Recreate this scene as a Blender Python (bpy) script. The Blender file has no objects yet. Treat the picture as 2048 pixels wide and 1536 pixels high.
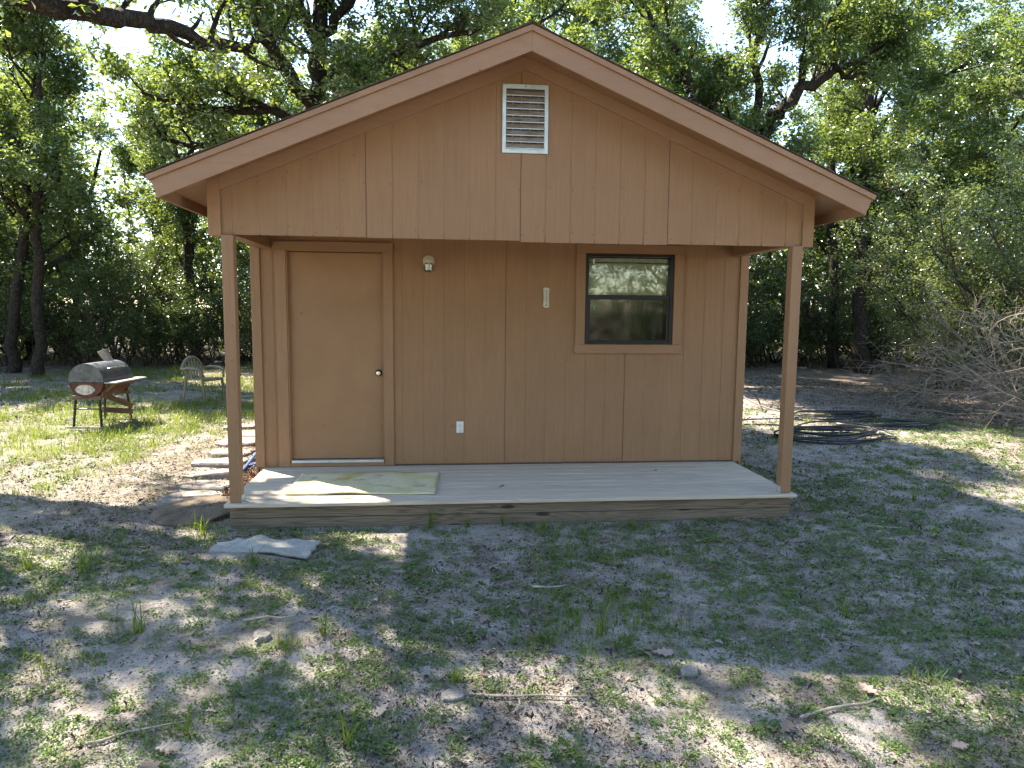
import bpy, bmesh, math, random
import numpy as np
from mathutils import Vector, Matrix

# ------------------------------------------------------------------ scene, camera, light
scene = bpy.context.scene
COL = scene.collection
R = math.radians

CAM = dict(f=1400.27, yaw=.1039, pitch=.1043, roll=.0095, pos=(-.6792, -5.6986, 1.7587))
def cam_ray(du, dv):
    cr, sr = math.cos(CAM['roll']), math.sin(CAM['roll'])
    a = du*cr+dv*sr; b = -du*sr+dv*cr
    x = a/CAM['f']; up = -b/CAM['f']
    cp, sp = math.cos(CAM['pitch']), math.sin(CAM['pitch'])
    y = cp+up*sp; z = -sp+up*cp
    cy, sy = math.cos(CAM['yaw']), math.sin(CAM['yaw'])
    return Vector((x*cy+y*sy, -x*sy+y*cy, z))
fwd = cam_ray(0, 0).normalized()
rgt = (cam_ray(1, 0)-cam_ray(0, 0)).normalized()
upv = rgt.cross(fwd).normalized()
cam_d = bpy.data.cameras.new('camera'); cam_o = bpy.data.objects.new('camera', cam_d); COL.objects.link(cam_o)
cam_d.sensor_width = 36; cam_d.lens = CAM['f']/2048*36; cam_d.clip_start = .05; cam_d.clip_end = 2000
M3 = Matrix((rgt, upv, -fwd)).transposed()
cam_o.matrix_world = Matrix.Translation(CAM['pos']) @ M3.to_4x4()
scene.camera = cam_o

SUN_EL, SUN_AZ = 47.0, -47.5          # azimuth from +Y towards +X
world = bpy.data.worlds.new('World'); scene.world = world; world.use_nodes = True
wn = world.node_tree
sky = wn.nodes.new('ShaderNodeTexSky'); sky.sky_type = 'NISHITA'; sky.sun_disc = False
sky.sun_elevation = R(SUN_EL); sky.sun_rotation = R(SUN_AZ); sky.air_density = 1.0; sky.dust_density = .1; sky.ozone_density = 1.4
wn.links.new(sky.outputs[0], wn.nodes['Background'].inputs[0]); wn.nodes['Background'].inputs[1].default_value = .118
sun_d = bpy.data.lights.new('sun', 'SUN'); sun_d.energy = 5.0; sun_d.angle = R(.53); sun_d.color = (1, .95, .87)
sun_o = bpy.data.objects.new('sun', sun_d); COL.objects.link(sun_o)
SUNV = Vector((math.sin(R(SUN_AZ))*math.cos(R(SUN_EL)), math.cos(R(SUN_AZ))*math.cos(R(SUN_EL)), math.sin(R(SUN_EL))))
sun_o.rotation_euler = SUNV.to_track_quat('Z', 'Y').to_euler()
sun_o.location = SUNV*40
vs = scene.view_settings
vs.view_transform = 'Standard'; vs.look = 'None'; vs.exposure = 2.42; vs.use_white_balance = True; vs.white_balance_temperature = 7050; vs.white_balance_tint = 10; vs.gamma = 1; vs.use_curve_mapping = False
scene.render.engine = 'CYCLES'
cy = scene.cycles
cy.max_bounces = 6; cy.diffuse_bounces = 3; cy.glossy_bounces = 3; cy.transmission_bounces = 5; cy.transparent_max_bounces = 8
cy.caustics_reflective = False; cy.caustics_refractive = False; cy.sample_clamp_indirect = 6
cy.use_adaptive_sampling = True; cy.adaptive_threshold = .015
cy.use_denoising = True
try: cy.denoiser = 'OPENIMAGEDENOISE'
except Exception: pass

# ------------------------------------------------------------------ helpers
rng = np.random.default_rng(7)
def tag(o, label=None, cat=None, group=None, kind=None):
    if label: o['label'] = label
    if cat: o['category'] = cat
    if group: o['group'] = group
    if kind: o['kind'] = kind
    return o
def empty(name, loc=(0, 0, 0), rz=0, parent=None):
    o = bpy.data.objects.new(name, None); COL.objects.link(o); o.location = loc; o.rotation_euler = (0, 0, rz)
    o.empty_display_size = .1
    if parent: o.parent = parent
    return o
def link(name, me, mat, parent=None):
    if mat is not None and len(me.materials) == 0: me.materials.append(mat)
    o = bpy.data.objects.new(name, me); COL.objects.link(o)
    if parent: o.parent = parent
    return o
def mesh_np(name, V, F, smooth=False, tint=None):
    """V (n,3); F (m,k) array or list of such arrays; tint per face"""
    V = np.asarray(V, np.float32)
    Fs = [F] if isinstance(F, np.ndarray) else list(F)
    Fs = [np.asarray(f, np.int32) for f in Fs if len(f)]
    me = bpy.data.meshes.new(name)
    me.vertices.add(len(V)); me.vertices.foreach_set('co', V.ravel())
    tot = np.concatenate([np.full(len(f), f.shape[1], np.int32) for f in Fs])
    idx = np.concatenate([f.ravel() for f in Fs])
    me.loops.add(len(idx)); me.loops.foreach_set('vertex_index', idx)
    me.polygons.add(len(tot))
    st = np.concatenate([[0], np.cumsum(tot)[:-1]]).astype(np.int32)
    me.polygons.foreach_set('loop_start', st); me.polygons.foreach_set('loop_total', tot)
    me.polygons.foreach_set('use_smooth', np.full(len(tot), smooth, bool))
    if tint is not None:
        a = me.attributes.new('tint', 'FLOAT', 'FACE'); a.data.foreach_set('value', np.asarray(tint, np.float32))
    me.update(calc_edges=True); me.validate(verbose=False)
    return me
class MB:
    """collects simple solids into one mesh"""
    def __init__(s): s.v = []; s.f = []
    def add(s, V, F):
        b = len(s.v); s.v += [tuple(v) for v in V]; s.f += [tuple(i+b for i in f) for f in F]; return s
    def box(s, x0, x1, y0, y1, z0, z1, M=None):
        V = [(x, y, z) for z in (z0, z1) for y in (y0, y1) for x in (x0, x1)]
        if M is not None: V = [tuple(M @ Vector(v)) for v in V]
        return s.add(V, [(0, 2, 3, 1), (4, 5, 7, 6), (0, 1, 5, 4), (2, 6, 7, 3), (0, 4, 6, 2), (1, 3, 7, 5)])
    def prism(s, poly, y0, y1, M=None):
        """polygon in xz (counter-clockwise seen from -Y), extruded from y0 to y1"""
        n = len(poly)
        V = [(x, y0, z) for x, z in poly]+[(x, y1, z) for x, z in poly]
        if M is not None: V = [tuple(M @ Vector(v)) for v in V]
        F = [tuple(range(n)), tuple(range(2*n-1, n-1, -1))]+[(i, i+n, (i+1) % n+n, (i+1) % n) for i in range(n)]
        return s.add(V, F)
    def tube(s, pts, r, sides=8, cap=True):
        pts = [Vector(p) for p in pts]; n = len(pts)
        rr = [r]*n if not hasattr(r, '__len__') else r
        b = len(s.v); ref = None
        for i, p in enumerate(pts):
            t = (pts[min(i+1, n-1)]-pts[max(i-1, 0)])
            t = t.normalized() if t.length > 1e-9 else Vector((0, 0, 1))
            if ref is None: ref = t.orthogonal().normalized()
            ref = (ref-t*ref.dot(t)); ref = ref.normalized() if ref.length > 1e-6 else t.orthogonal().normalized()
            w = t.cross(ref)
            for k in range(sides):
                a = 2*math.pi*k/sides
                s.v.append(tuple(p+(ref*math.cos(a)+w*math.sin(a))*rr[i]))
        for i in range(n-1):
            for k in range(sides):
                k2 = (k+1) % sides
                s.f.append((b+i*sides+k, b+i*sides+k2, b+(i+1)*sides+k2, b+(i+1)*sides+k))
        if cap:
            s.f.append(tuple(b+k for k in range(sides-1, -1, -1))); s.f.append(tuple(b+(n-1)*sides+k for k in range(sides)))
        return s
    def lathe(s, prof, M=None, seg=20):
        """prof [(r,h)] round the local z axis"""
        b = len(s.v); n = len(prof)
        for r, h in prof:
            for k in range(seg):
                a = 2*math.pi*k/seg; v = Vector((r*math.cos(a), r*math.sin(a), h))
                s.v.append(tuple(M @ v) if M is not None else tuple(v))
        for i in range(n-1):
            for k in range(seg):
                k2 = (k+1) % seg
                s.f.append((b+i*seg+k, b+i*seg+k2, b+(i+1)*seg+k2, b+(i+1)*seg+k))
        s.f.append(tuple(b+k for k in range(seg-1, -1, -1))); s.f.append(tuple(b+(n-1)*seg+k for k in range(seg)))
        return s
    def build(s, name, mat, parent=None, bevel=0, smooth=False, seg=1):
        me = bpy.data.meshes.new(name); me.from_pydata(s.v, [], s.f); me.update()
        bm = bmesh.new(); bm.from_mesh(me)
        bmesh.ops.recalc_face_normals(bm, faces=bm.faces)
        if bevel > 0:
            es = [e for e in bm.edges if len(e.link_faces) == 2 and e.calc_face_angle(0) > R(25)]
            bmesh.ops.bevel(bm, geom=es, offset=bevel, segments=seg, profile=.6, affect='EDGES', clamp_overlap=True)
        bm.to_mesh(me); bm.free()
        if smooth:
            me.polygons.foreach_set('use_smooth', np.ones(len(me.polygons), bool))
            try: me.set_sharp_from_angle(angle=R(40))
            except Exception: pass
        return link(name, me, mat, parent)
def bx(name, mat, parent, x0, x1, y0, y1, z0, z1, bevel=.002):
    return MB().box(x0, x1, y0, y1, z0, z1).build(name, mat, parent, bevel)

# ---- value noise in numpy
_perm = np.random.default_rng(3).random((256, 256))
def vnoise(x, y, s):
    x = np.asarray(x, float)*s+57.3; y = np.asarray(y, float)*s+91.7
    xi = np.floor(x).astype(int); yi = np.floor(y).astype(int); fx = x-xi; fy = y-yi
    fx = fx*fx*(3-2*fx); fy = fy*fy*(3-2*fy)
    g = lambda a, b: _perm[a % 256, b % 256]
    return (g(xi, yi)*(1-fx)+g(xi+1, yi)*fx)*(1-fy)+(g(xi, yi+1)*(1-fx)+g(xi+1, yi+1)*fx)*fy
def fbm(x, y, s, o=4):
    t = 0; a = .5; n = 0
    for i in range(o):
        t = t+a*vnoise(x+i*13.1, y-i*7.7, s); n += a; a *= .5; s *= 2.03
    return t/n
def gh(x, y):
    """ground height"""
    x = np.asarray(x, float); y = np.asarray(y, float)
    h = (fbm(x, y, .35, 3)-.5)*.16+(fbm(x+40, y, 2.2, 2)-.5)*.05
    inside = np.clip(1-np.maximum(np.maximum(np.abs(x)-2.3, 0), np.maximum(np.maximum(-.05-y, y-5), 0))/.8, 0, 1)
    h = h*(1-inside)-.012*np.clip((x+2.3)/4.6, 0, 1)
    h = h-.02*np.clip((x-2.6)/1.2, 0, 1)*np.clip((3-np.abs(y-.2))/2, 0, 1)
    d = np.maximum(np.hypot(x, y-3)-14, 0)
    return h+d*.004
# ---- materials
class Mat:
    def __init__(s, name, rough=.7, color=(.5, .5, .5), metallic=0, spec=.5):
        s.m = bpy.data.materials.new(name); s.m.use_nodes = True; s.t = s.m.node_tree
        s.b = s.t.nodes['Principled BSDF']; s.out = s.t.nodes['Material Output']
        s.b.inputs['Base Color'].default_value = (*color, 1); s.b.inputs['Roughness'].default_value = rough
        s.b.inputs['Metallic'].default_value = metallic; s.b.inputs['Specular IOR Level'].default_value = spec
    def n(s, typ, inp=None, **kw):
        nd = s.t.nodes.new('ShaderNode'+typ)
        for k, v in kw.items(): setattr(nd, k, v)
        for k, v in (inp or {}).items(): s.set(nd.inputs[k], v)
        return nd
    def set(s, sock, v):
        if isinstance(v, bpy.types.NodeSocket): s.t.links.new(v, sock)
        elif isinstance(v, bpy.types.Node): s.t.links.new(v.outputs[0], sock)
        else: sock.default_value = v
    def coord(s, scale=(1, 1, 1), kind='Object', loc=(0, 0, 0)):
        c = s.n('TexCoord'); m = s.n('Mapping', {'Vector': c.outputs[kind], 'Scale': scale, 'Location': loc}); return m.outputs[0]
    def noise(s, vec, scale=5, detail=4, rough=.55, dist=0):
        return s.n('TexNoise', {'Vector': vec, 'Scale': scale, 'Detail': detail, 'Roughness': rough, 'Distortion': dist}).outputs[0]
    def vor(s, vec, scale=5, feature='F1', out=0, rnd=1):
        return s.n('TexVoronoi', {'Vector': vec, 'Scale': scale, 'Randomness': rnd}, feature=feature).outputs[out]
    def ramp(s, fac, stops, interp='LINEAR'):
        r = s.n('ValToRGB', {'Fac': fac}); cr = r.color_ramp; cr.interpolation = interp
        while len(cr.elements) < len(stops): cr.elements.new(.5)
        for e, (p, c) in zip(cr.elements, stops):
            e.position = p; e.color = (*c, 1) if len(c) == 3 else c
        return r.outputs[0]
    def mix(s, fac, a, b, mode='MIX'):
        m = s.n('Mix', data_type='RGBA', blend_type=mode)
        s.set(m.inputs[0], fac)
        s.set(m.inputs[6], (*a, 1) if isinstance(a, tuple) and len(a) == 3 else a)
        s.set(m.inputs[7], (*b, 1) if isinstance(b, tuple) and len(b) == 3 else b)
        return m.outputs[2]
    def math(s, op, a, b=0, clamp=False):
        m = s.n('Math', operation=op); m.use_clamp = clamp; s.set(m.inputs[0], a); s.set(m.inputs[1], b); return m.outputs[0]
    def bump(s, h, strength=.3, dist=.01, prev=None):
        b = s.n('Bump', {'Height': h, 'Strength': strength, 'Distance': dist})
        if prev is not None: s.set(b.inputs['Normal'], prev)
        return b.outputs[0]
    def base(s, c): s.set(s.b.inputs['Base Color'], c); return s
    def normal(s, n): s.set(s.b.inputs['Normal'], n); return s
    def rough(s, r): s.set(s.b.inputs['Roughness'], r); return s
g3 = lambda v: (v, v, v)

def paint(name, col, grain=(45, 45, 2.5), amount=.5, rough=.62):
    m = Mat(name, rough, col, spec=.35)
    c1 = m.coord(grain); c0 = m.coord()
    gr = m.noise(c1, 1, 6, .65, .6)
    big = m.noise(c0, 1.3, 4, .6); mid = m.noise(c0, 9, 4, .6)
    v = m.mix(m.ramp(big, [(.3, g3(0)), (.7, g3(1))]), tuple(x*.93 for x in col), tuple(min(1, x*1.06) for x in col))
    v = m.mix(m.ramp(gr, [(.42, g3(0)), (.75, g3(.45))]), v, tuple(x*.72 for x in col))
    v = m.mix(m.ramp(mid, [(.62, g3(0)), (.85, g3(.3))]), v, (col[0]*1.12, col[1]*1.15, col[2]*1.25))
    sp = m.vor(c0, 2.6, out=0)
    v = m.mix(m.ramp(sp, [(.0, g3(.8)), (.022, g3(.55)), (.034, g3(0))]), v, (.07, .035, .02))
    oi = m.n('ObjectInfo')
    v = m.mix(m.ramp(oi.outputs['Random'], [(0, g3(0)), (1, g3(.22))]), v, (col[0]*.74, col[1]*.76, col[2]*.80))
    st_ = m.noise(m.coord((5, 5, .5)), 1.6, 5, .7)
    v = m.mix(m.ramp(st_, [(.5, g3(0)), (.72, g3(.3))]), v, (col[0]*1.05, col[1]*1.08, col[2]*1.18))
    m.base(v)
    ct = m.noise(c0, 140, 2)
    m.normal(m.bump(gr, amount, .006, m.bump(ct, .12, .002)))
    m.rough(m.ramp(gr, [(.2, g3(rough-.12)), (.8, g3(rough+.12))]))
    return m.m
PAINT = (.27, .147, .075)
M_SIDING = paint('painted_siding', PAINT)
M_TRIM = paint('painted_trim', (.274, .149, .076), (30, 30, 4), .22, .55)
M_TRIMH = paint('painted_trim_level', (.274, .149, .076), (4, 30, 30), .22, .55)
M_FASCIA = paint('painted_fascia', (.282, .157, .090), (6, 30, 30), .2, .5)
M_SOFFIT = paint('painted_soffit', (.278, .152, .08), (6, 6, 6), .25, .6)
M_DOOR = paint('painted_door', (.274, .149, .076), (3, 3, 3), .05, .5)
M_POST = paint('painted_post', (.264, .144, .074), (38, 38, 1.6), .6, .55)

def weathered(name, light, dark, axis='x', grain_scale=16, knots=True, strength=.5):
    m = Mat(name, .85, light, spec=.2)
    sc = {'x': (.7, 13, 13), 'z': (13, 13, .7)}[axis]
    c = m.coord(sc)
    oi = m.n('ObjectInfo')
    off = m.n('CombineXYZ', {'X': m.math('MULTIPLY', oi.outputs['Random'], 31), 'Y': m.math('MULTIPLY', oi.outputs['Random'], 17), 'Z': m.math('MULTIPLY', oi.outputs['Random'], 43)})
    cc = m.n('VectorMath', {0: c, 1: off.outputs[0]}, operation='ADD').outputs[0]
    w = m.noise(cc, .8, 2, .5)
    ring = m.math('FRACT', m.math('MULTIPLY', w, grain_scale))
    line = m.ramp(ring, [(0, g3(.75)), (.35, g3(0)), (.75, g3(.15)), (1, g3(.8))])
    fine = m.noise(m.coord({'x': (3, 150, 150), 'z': (150, 150, 3)}[axis]), 1, 3)
    col = m.mix(line, light, dark)
    col = m.mix(m.ramp(fine, [(.45, g3(0)), (.75, g3(.5))]), col, tuple(x*.6 for x in dark))
    blot = m.noise(m.coord(), 2.2, 4)
    col = m.mix(m.ramp(blot, [(.4, g3(0)), (.75, g3(.45))]), col, tuple(x*.8 for x in light))
    col = m.mix(m.ramp(oi.outputs['Random'], [(0, g3(0)), (1, g3(.4))]), col, tuple(x*.68 for x in light))
    if knots:
        kc = m.n('VectorMath', {0: m.coord({'x': (1.7, 3.8, 6.5), 'z': (6, 6, 1.6)}[axis]), 1: off.outputs[0]}, operation='ADD').outputs[0]
        kd = m.vor(kc, 1.0)
        col = m.mix(m.ramp(kd, [(.0, g3(.95)), (.09, g3(.8)), (.13, g3(0))]), col, tuple(x*.35 for x in dark))
    m.base(col)
    m.normal(m.bump(fine, strength, .003, m.bump(line, .25, .003)))
    return m.m
M_DECK = weathered('weathered_deck_wood', (.56, .475, .37), (.38, .31, .235), 'x', 9, False)
M_SKIRT = weathered('weathered_pine', (.215, .165, .12), (.065, .044, .03), 'x', 13, True)

def plain(name, col, rough=.6, metallic=0, bump=0, bscale=60, var=.15, spec=.4):
    m = Mat(name, rough, col, metallic, spec)
    c = m.coord(); nz = m.noise(c, bscale*.25, 5, .6)
    m.base(m.mix(m.ramp(nz, [(.3, g3(0)), (.7, g3(1))]), tuple(x*(1-var) for x in col), tuple(min(1, x*(1+var)) for x in col)))
    if bump: m.normal(m.bump(m.noise(c, bscale, 4), bump, .004))
    return m.m
M_ALU = plain('galvanized_metal', (.62, .64, .63), .42, .75, .05, 40, .12)
M_VENTSLAT = None
def vent_slat():
    m = Mat('stained_louver_metal', .6, (.4, .38, .33), .25)
    c = m.coord((6, 6, 30)); n1 = m.noise(c, 1.4, 4)
    m.base(m.ramp(n1, [(.28, (.11, .065, .032)), (.45, (.22, .165, .11)), (.68, (.28, .25, .21)), (.85, (.15, .095, .05))]))
    return m.m
M_VENTSLAT = vent_slat()
M_BRONZE = plain('dark_bronze_frame', (.012, .012, .013), .4, .2, 0, 30)
M_BRASS = plain('dark_door_knob', (.035, .03, .026), .28, .9)
M_STEEL = plain('bright_steel', (.7, .68, .62), .25, 1)
M_WHITEP = plain('white_plastic', (.62, .62, .6), .4)
M_CREAM = plain('cream_enamel', (.55, .51, .43), .45)
M_INK = plain('dark_print', (.02, .02, .02), .6)
M_BLIND = plain('reflection_tinted_blind', (.52, .55, .42), .5)  # whitish blind; green of the mirrored trees is put into its colour
M_DARK = plain('dark_interior', (.06, .05, .045), .9)
M_GREEN = plain('green_plastic', (.03, .25, .16), .5)
def glass(name, refl, tint=(1, 1, 1), rough=.02, smudge=.12):
    m = Mat(name); t = m.t; t.nodes.remove(m.b)
    gl = m.n('BsdfGlossy', {'Roughness': rough, 'Color': (1, 1, 1, 1)})
    tr = m.n('BsdfTransparent', {'Color': (*tint, 1)})
    fr = m.n('Fresnel', {'IOR': 1.5})
    c = m.coord((1, 1, 1)); nz = m.noise(c, 6, 3); m.set(gl.inputs['Normal'], m.bump(nz, .02, .003))
    mx = m.n('MixShader', {'Fac': m.math('ADD', m.math('MULTIPLY', fr.outputs[0], refl), .0, True)})
    t.links.new(tr.outputs[0], mx.inputs[1]); t.links.new(gl.outputs[0], mx.inputs[2])
    # dusty smears on the pane
    df = m.n('BsdfDiffuse', {'Color': (.5, .5, .45, 1)})
    sm = m.noise(m.coord((14, 14, 3)), 1.2, 5, .7, 1.5)
    mx2 = m.n('MixShader', {'Fac': m.ramp(sm, [(.45, g3(0)), (.8, g3(smudge))])})
    t.links.new(mx.outputs[0], mx2.inputs[1]); t.links.new(df.outputs[0], mx2.inputs[2])
    t.links.new(mx2.outputs[0], m.out.inputs[0])
    return m.m
M_GLASS = glass('window_glass', 1.3, (.97, 1, .96))
M_GLASSLOW = glass('screened_window_glass', 1.7, (.55, .57, .56), .05, .1)
M_JAR = glass('ribbed_lamp_glass', 2.2, (.82, .8, .7), .08, .5)

def foliage(name, ramp_cols, trans=(.37, .46, .06), tmix=.46, gloss=.05, rough=.35):
    m = Mat(name); t = m.t; t.nodes.remove(m.b)
    at = m.n('Attribute', attribute_name='tint'); at.attribute_type = 'GEOMETRY'
    col = m.ramp(at.outputs['Fac'], ramp_cols)
    df = m.n('BsdfDiffuse', {'Color': col})
    tcol = m.mix(.62, col, (*trans, 1))
    tl = m.n('BsdfTranslucent', {'Color': tcol})
    mx = m.n('MixShader', {'Fac': tmix}); t.links.new(df.outputs[0], mx.inputs[1]); t.links.new(tl.outputs[0], mx.inputs[2])
    gl = m.n('BsdfGlossy', {'Roughness': rough, 'Color': (.9, .95, 1, 1)})
    lw = m.n('Fresnel', {'IOR': 1.4})
    mx2 = m.n('MixShader', {'Fac': m.math('MULTIPLY', lw.outputs[0], gloss*8, True)})
    t.links.new(mx.outputs[0], mx2.inputs[1]); t.links.new(gl.outputs[0], mx2.inputs[2]); t.links.new(mx2.outputs[0], m.out.inputs[0])
    return m.m
OAKR = [(0, (.024, .055, .019)), (.45, (.047, .096, .026)), (.8, (.088, .142, .034)), (.97, (.15, .19, .042)), (1, (.25, .19, .05))]
M_OAK = foliage('oak_leaves', OAKR)
M_SHRUB = foliage('shrub_leaves', [(0, (.032, .062, .022)), (.5, (.058, .10, .03)), (.9, (.10, .145, .038)), (1, (.16, .17, .05))], (.24, .34, .03), .36)
M_SHRUBLIT = foliage('sunlit_shrub_leaves', [(0, (.08, .12, .045)), (.5, (.12, .17, .05)), (.9, (.17, .21, .06)), (1, (.3, .26, .05))], (.40, .46, .08), .42)  # shrub leaves with full sun put into their colour
M_CLOVER = foliage('clover_leaves', [(0, (.06, .105, .035)), (.5, (.095, .155, .048)), (1, (.165, .215, .07))], (.34, .40, .06), .3, .025)
M_GRASS = foliage('grass_blades', [(0, (.05, .10, .018)), (.55, (.095, .155, .025)), (.88, (.16, .19, .04)), (1, (.26, .21, .09))], (.36, .42, .04), .38, .004)
def litter_mat():
    m = Mat('dry_leaf_litter', .8, spec=.25)
    at = m.n('Attribute', attribute_name='tint'); at.attribute_type = 'GEOMETRY'
    m.base(m.ramp(at.outputs['Fac'], [(0, (.035, .024, .018)), (.35, (.085, .058, .042)), (.6, (.16, .115, .085)), (.78, (.30, .26, .22)), (.89, (.36, .32, .28)), (.93, (.2, .085, .04)), (1, (.28, .15, .07))]))
    return m.m
M_LITTER = litter_mat()
def bark(name, a, b):
    m = Mat(name, .95, a, spec=.1)
    c = m.coord((9, 9, 2.2)); v = m.n('TexVoronoi', {'Vector': m.n('VectorMath', {0: c, 1: m.n('TexNoise', {'Vector': c, 'Scale': 1.5}).outputs[1]}, operation='ADD').outputs[0], 'Scale': 2.5}, feature='DISTANCE_TO_EDGE').outputs[0]
    nz = m.noise(m.coord(), 14, 5, .7)
    col = m.mix(m.ramp(v, [(.02, g3(0)), (.28, g3(1))]), tuple(x*.4 for x in a), a)
    col = m.mix(m.ramp(nz, [(.5, g3(0)), (.75, g3(.8))]), col, b)
    m.base(col); m.normal(m.bump(m.math('ADD', v, m.math('MULTIPLY', nz, .4)), .9, .03))
    return m.m
M_BARK = bark('oak_bark', (.048, .038, .030), (.085, .076, .064))
M_BARKP = bark('pale_bark', (.08, .065, .05), (.15, .135, .11))
M_DEAD = plain('bleached_dead_twigs', (.30, .25, .20), .9, 0, .3, 80, .3)

def ground_mat():
    m = Mat('sandy_ground', .95, spec=.15)
    c = m.coord()
    n_big = m.noise(c, .55, 4, .6); n_mid = m.noise(c, 3.2, 5, .62, .4); n_fine = m.noise(c, 26, 5, .7); n_grit = m.noise(c, 170, 3, .7)
    sand = m.mix(m.ramp(n_fine, [(.3, g3(0)), (.7, g3(1))]), (.29, .255, .217), (.41, .366, .317))
    soil = m.mix(m.ramp(n_fine, [(.35, g3(0)), (.65, g3(1))]), (.085, .068, .052), (.20, .165, .13))
    col = m.mix(m.ramp(n_mid, [(.40, g3(0)), (.62, g3(.75))]), sand, soil)
    # brown leaf mould: more of it under the trees, far from the cabin, and beside the stepping stones
    sep = m.n('SeparateXYZ', {0: c}); X, Y = sep.outputs[0], sep.outputs[1]
    far = m.n('MapRange', {'Value': Y, 'From Min': 8.5, 'From Max': 15.0}).outputs[0]
    bed = m.math('MULTIPLY', m.n('MapRange', {'Value': m.math('ABSOLUTE', m.math('ADD', X, 3.3)), 'From Min': 1.3, 'From Max': .3}).outputs[0],
                 m.n('MapRange', {'Value': m.math('ABSOLUTE', m.math('SUBTRACT', Y, 2.0)), 'From Min': 2.6, 'From Max': 1.2}).outputs[0])
    right = m.n('MapRange', {'Value': m.math('ADD', X, m.math('MULTIPLY', n_big, 3)), 'From Min': 7.2, 'From Max': 10.}).outputs[0]
    mould = m.math('MULTIPLY', m.math('MAXIMUM', m.math('MAXIMUM', far, m.math('MULTIPLY', bed, .6)), right), m.ramp(n_mid, [(.28, g3(.35)), (.55, g3(1))]))
    lc = m.vor(c, 34, out=1); lsep = m.n('SeparateColor', {0: lc})
    leafy = m.ramp(lsep.outputs[0], [(0, (.05, .034, .024)), (.4, (.115, .085, .062)), (.7, (.18, .135, .10)), (1, (.26, .215, .17))])
    col = m.mix(mould, col, leafy)
    # small dark debris and pale grains
    col = m.mix(m.ramp(m.vor(c, 48), [(.16, g3(.8)), (.3, g3(0))]), col, (.06, .046, .035))
    col = m.mix(m.ramp(m.noise(c, 55, 4, .8, .8), [(.56, g3(0)), (.64, g3(.7))]), col, (.07, .055, .042))
    col = m.mix(m.ramp(n_grit, [(.62, g3(0)), (.75, g3(.5))]), col, (.56, .5, .45))
    # thin moss-green film in places
    gm = m.ramp(m.noise(c, 1.6, 5, .65, .3), [(.50, g3(0)), (.66, g3(.5))])
    grass_zone = m.n('MapRange', {'Value': X, 'From Min': -2.4, 'From Max': -6.5, 'To Min': .0, 'To Max': .55}).outputs[0]
    gm2 = m.math('MULTIPLY', m.math('MAXIMUM', m.math('MULTIPLY', gm, .55), m.math('MULTIPLY', grass_zone, m.ramp(n_mid, [(.3, g3(.3)), (.6, g3(1))]))), m.math('SUBTRACT', 1, far, True))
    col = m.mix(gm2, col, (.12, .125, .055))
    m.base(col)
    h = m.math('ADD', m.math('MULTIPLY', n_mid, .5), m.math('ADD', m.math('MULTIPLY', n_fine, .5), m.math('MULTIPLY', n_grit, .12)))
    m.normal(m.bump(h, 1.0, .05))
    return m.m
M_GROUND = ground_mat()

# ------------------------------------------------------------------ ground sheet
def make_ground():
    N = 260
    u = np.linspace(-1, 1, N)
    ax = np.sinh(u*5.2)/math.sinh(5.2)*420
    X, Y = np.meshgrid(ax, ax+2.0)
    Z = gh(X, Y)
    V = np.stack([X.ravel(), Y.ravel(), Z.ravel()], 1)
    i = np.arange(N*N).reshape(N, N)
    F = np.stack([i[:-1, :-1].ravel(), i[:-1, 1:].ravel(), i[1:, 1:].ravel(), i[1:, :-1].ravel()], 1)
    o = link('ground', mesh_np('ground', V, F, True), M_GROUND); tag(o, kind='structure')
make_ground()

# ------------------------------------------------------------------ the cabin
cabin = empty('cabin', (0, 0, 0))
tag(cabin, 'small brown painted wood cabin with gable roof and open front porch', 'cabin')
D = 1.2483; ZD = .2115; ZB = 2.3195; SL = .4198; BACK = 4.88; HW = 2.4385
ang = math.atan(SL)
rake_low = lambda x: 3.6434-SL*abs(x)
soff = lambda x: 3.7431-SL*abs(x)
brd_rng = random.Random(5)
def siding(parent, x0, x1, edges, y, zlo, zhi, holes=(), mirror=None):
    """vertical boards with recessed grooves between them; zlo(x), zhi(x) give the ends"""
    es = [x0]+[e for e in edges if x0+.02 < e < x1-.02]+[x1]
    for a, b in zip(es[:-1], es[1:]):
        a2 = a+(.0024 if a != x0 else 0); b2 = b-(.0024 if b != x1 else 0)
        spans = [(zlo((a+b)/2), None)]
        for hx0, hx1, hz0, hz1 in holes:
            if b2 > hx0 and a2 < hx1:
                spans = [(zlo((a+b)/2), hz0), (hz1, None)]
        dy = brd_rng.uniform(-.0012, .0012)
        for s0, s1 in spans:
            if s1 is None:
                poly = [(a2, s0), (b2, s0), (b2, zhi(b2))]
                if a2 < 0 < b2 and abs(zhi(0)-zhi(a2)) > 1e-4: poly.append((0, zhi(0)))
                poly.append((a2, zhi(a2)))
            else: poly = [(a2, s0), (b2, s0), (b2, s1), (a2, s1)]
            MB().prism(poly, y-.0+dy, y+.012).build('siding_board', M_SIDING, parent, .002)
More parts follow.
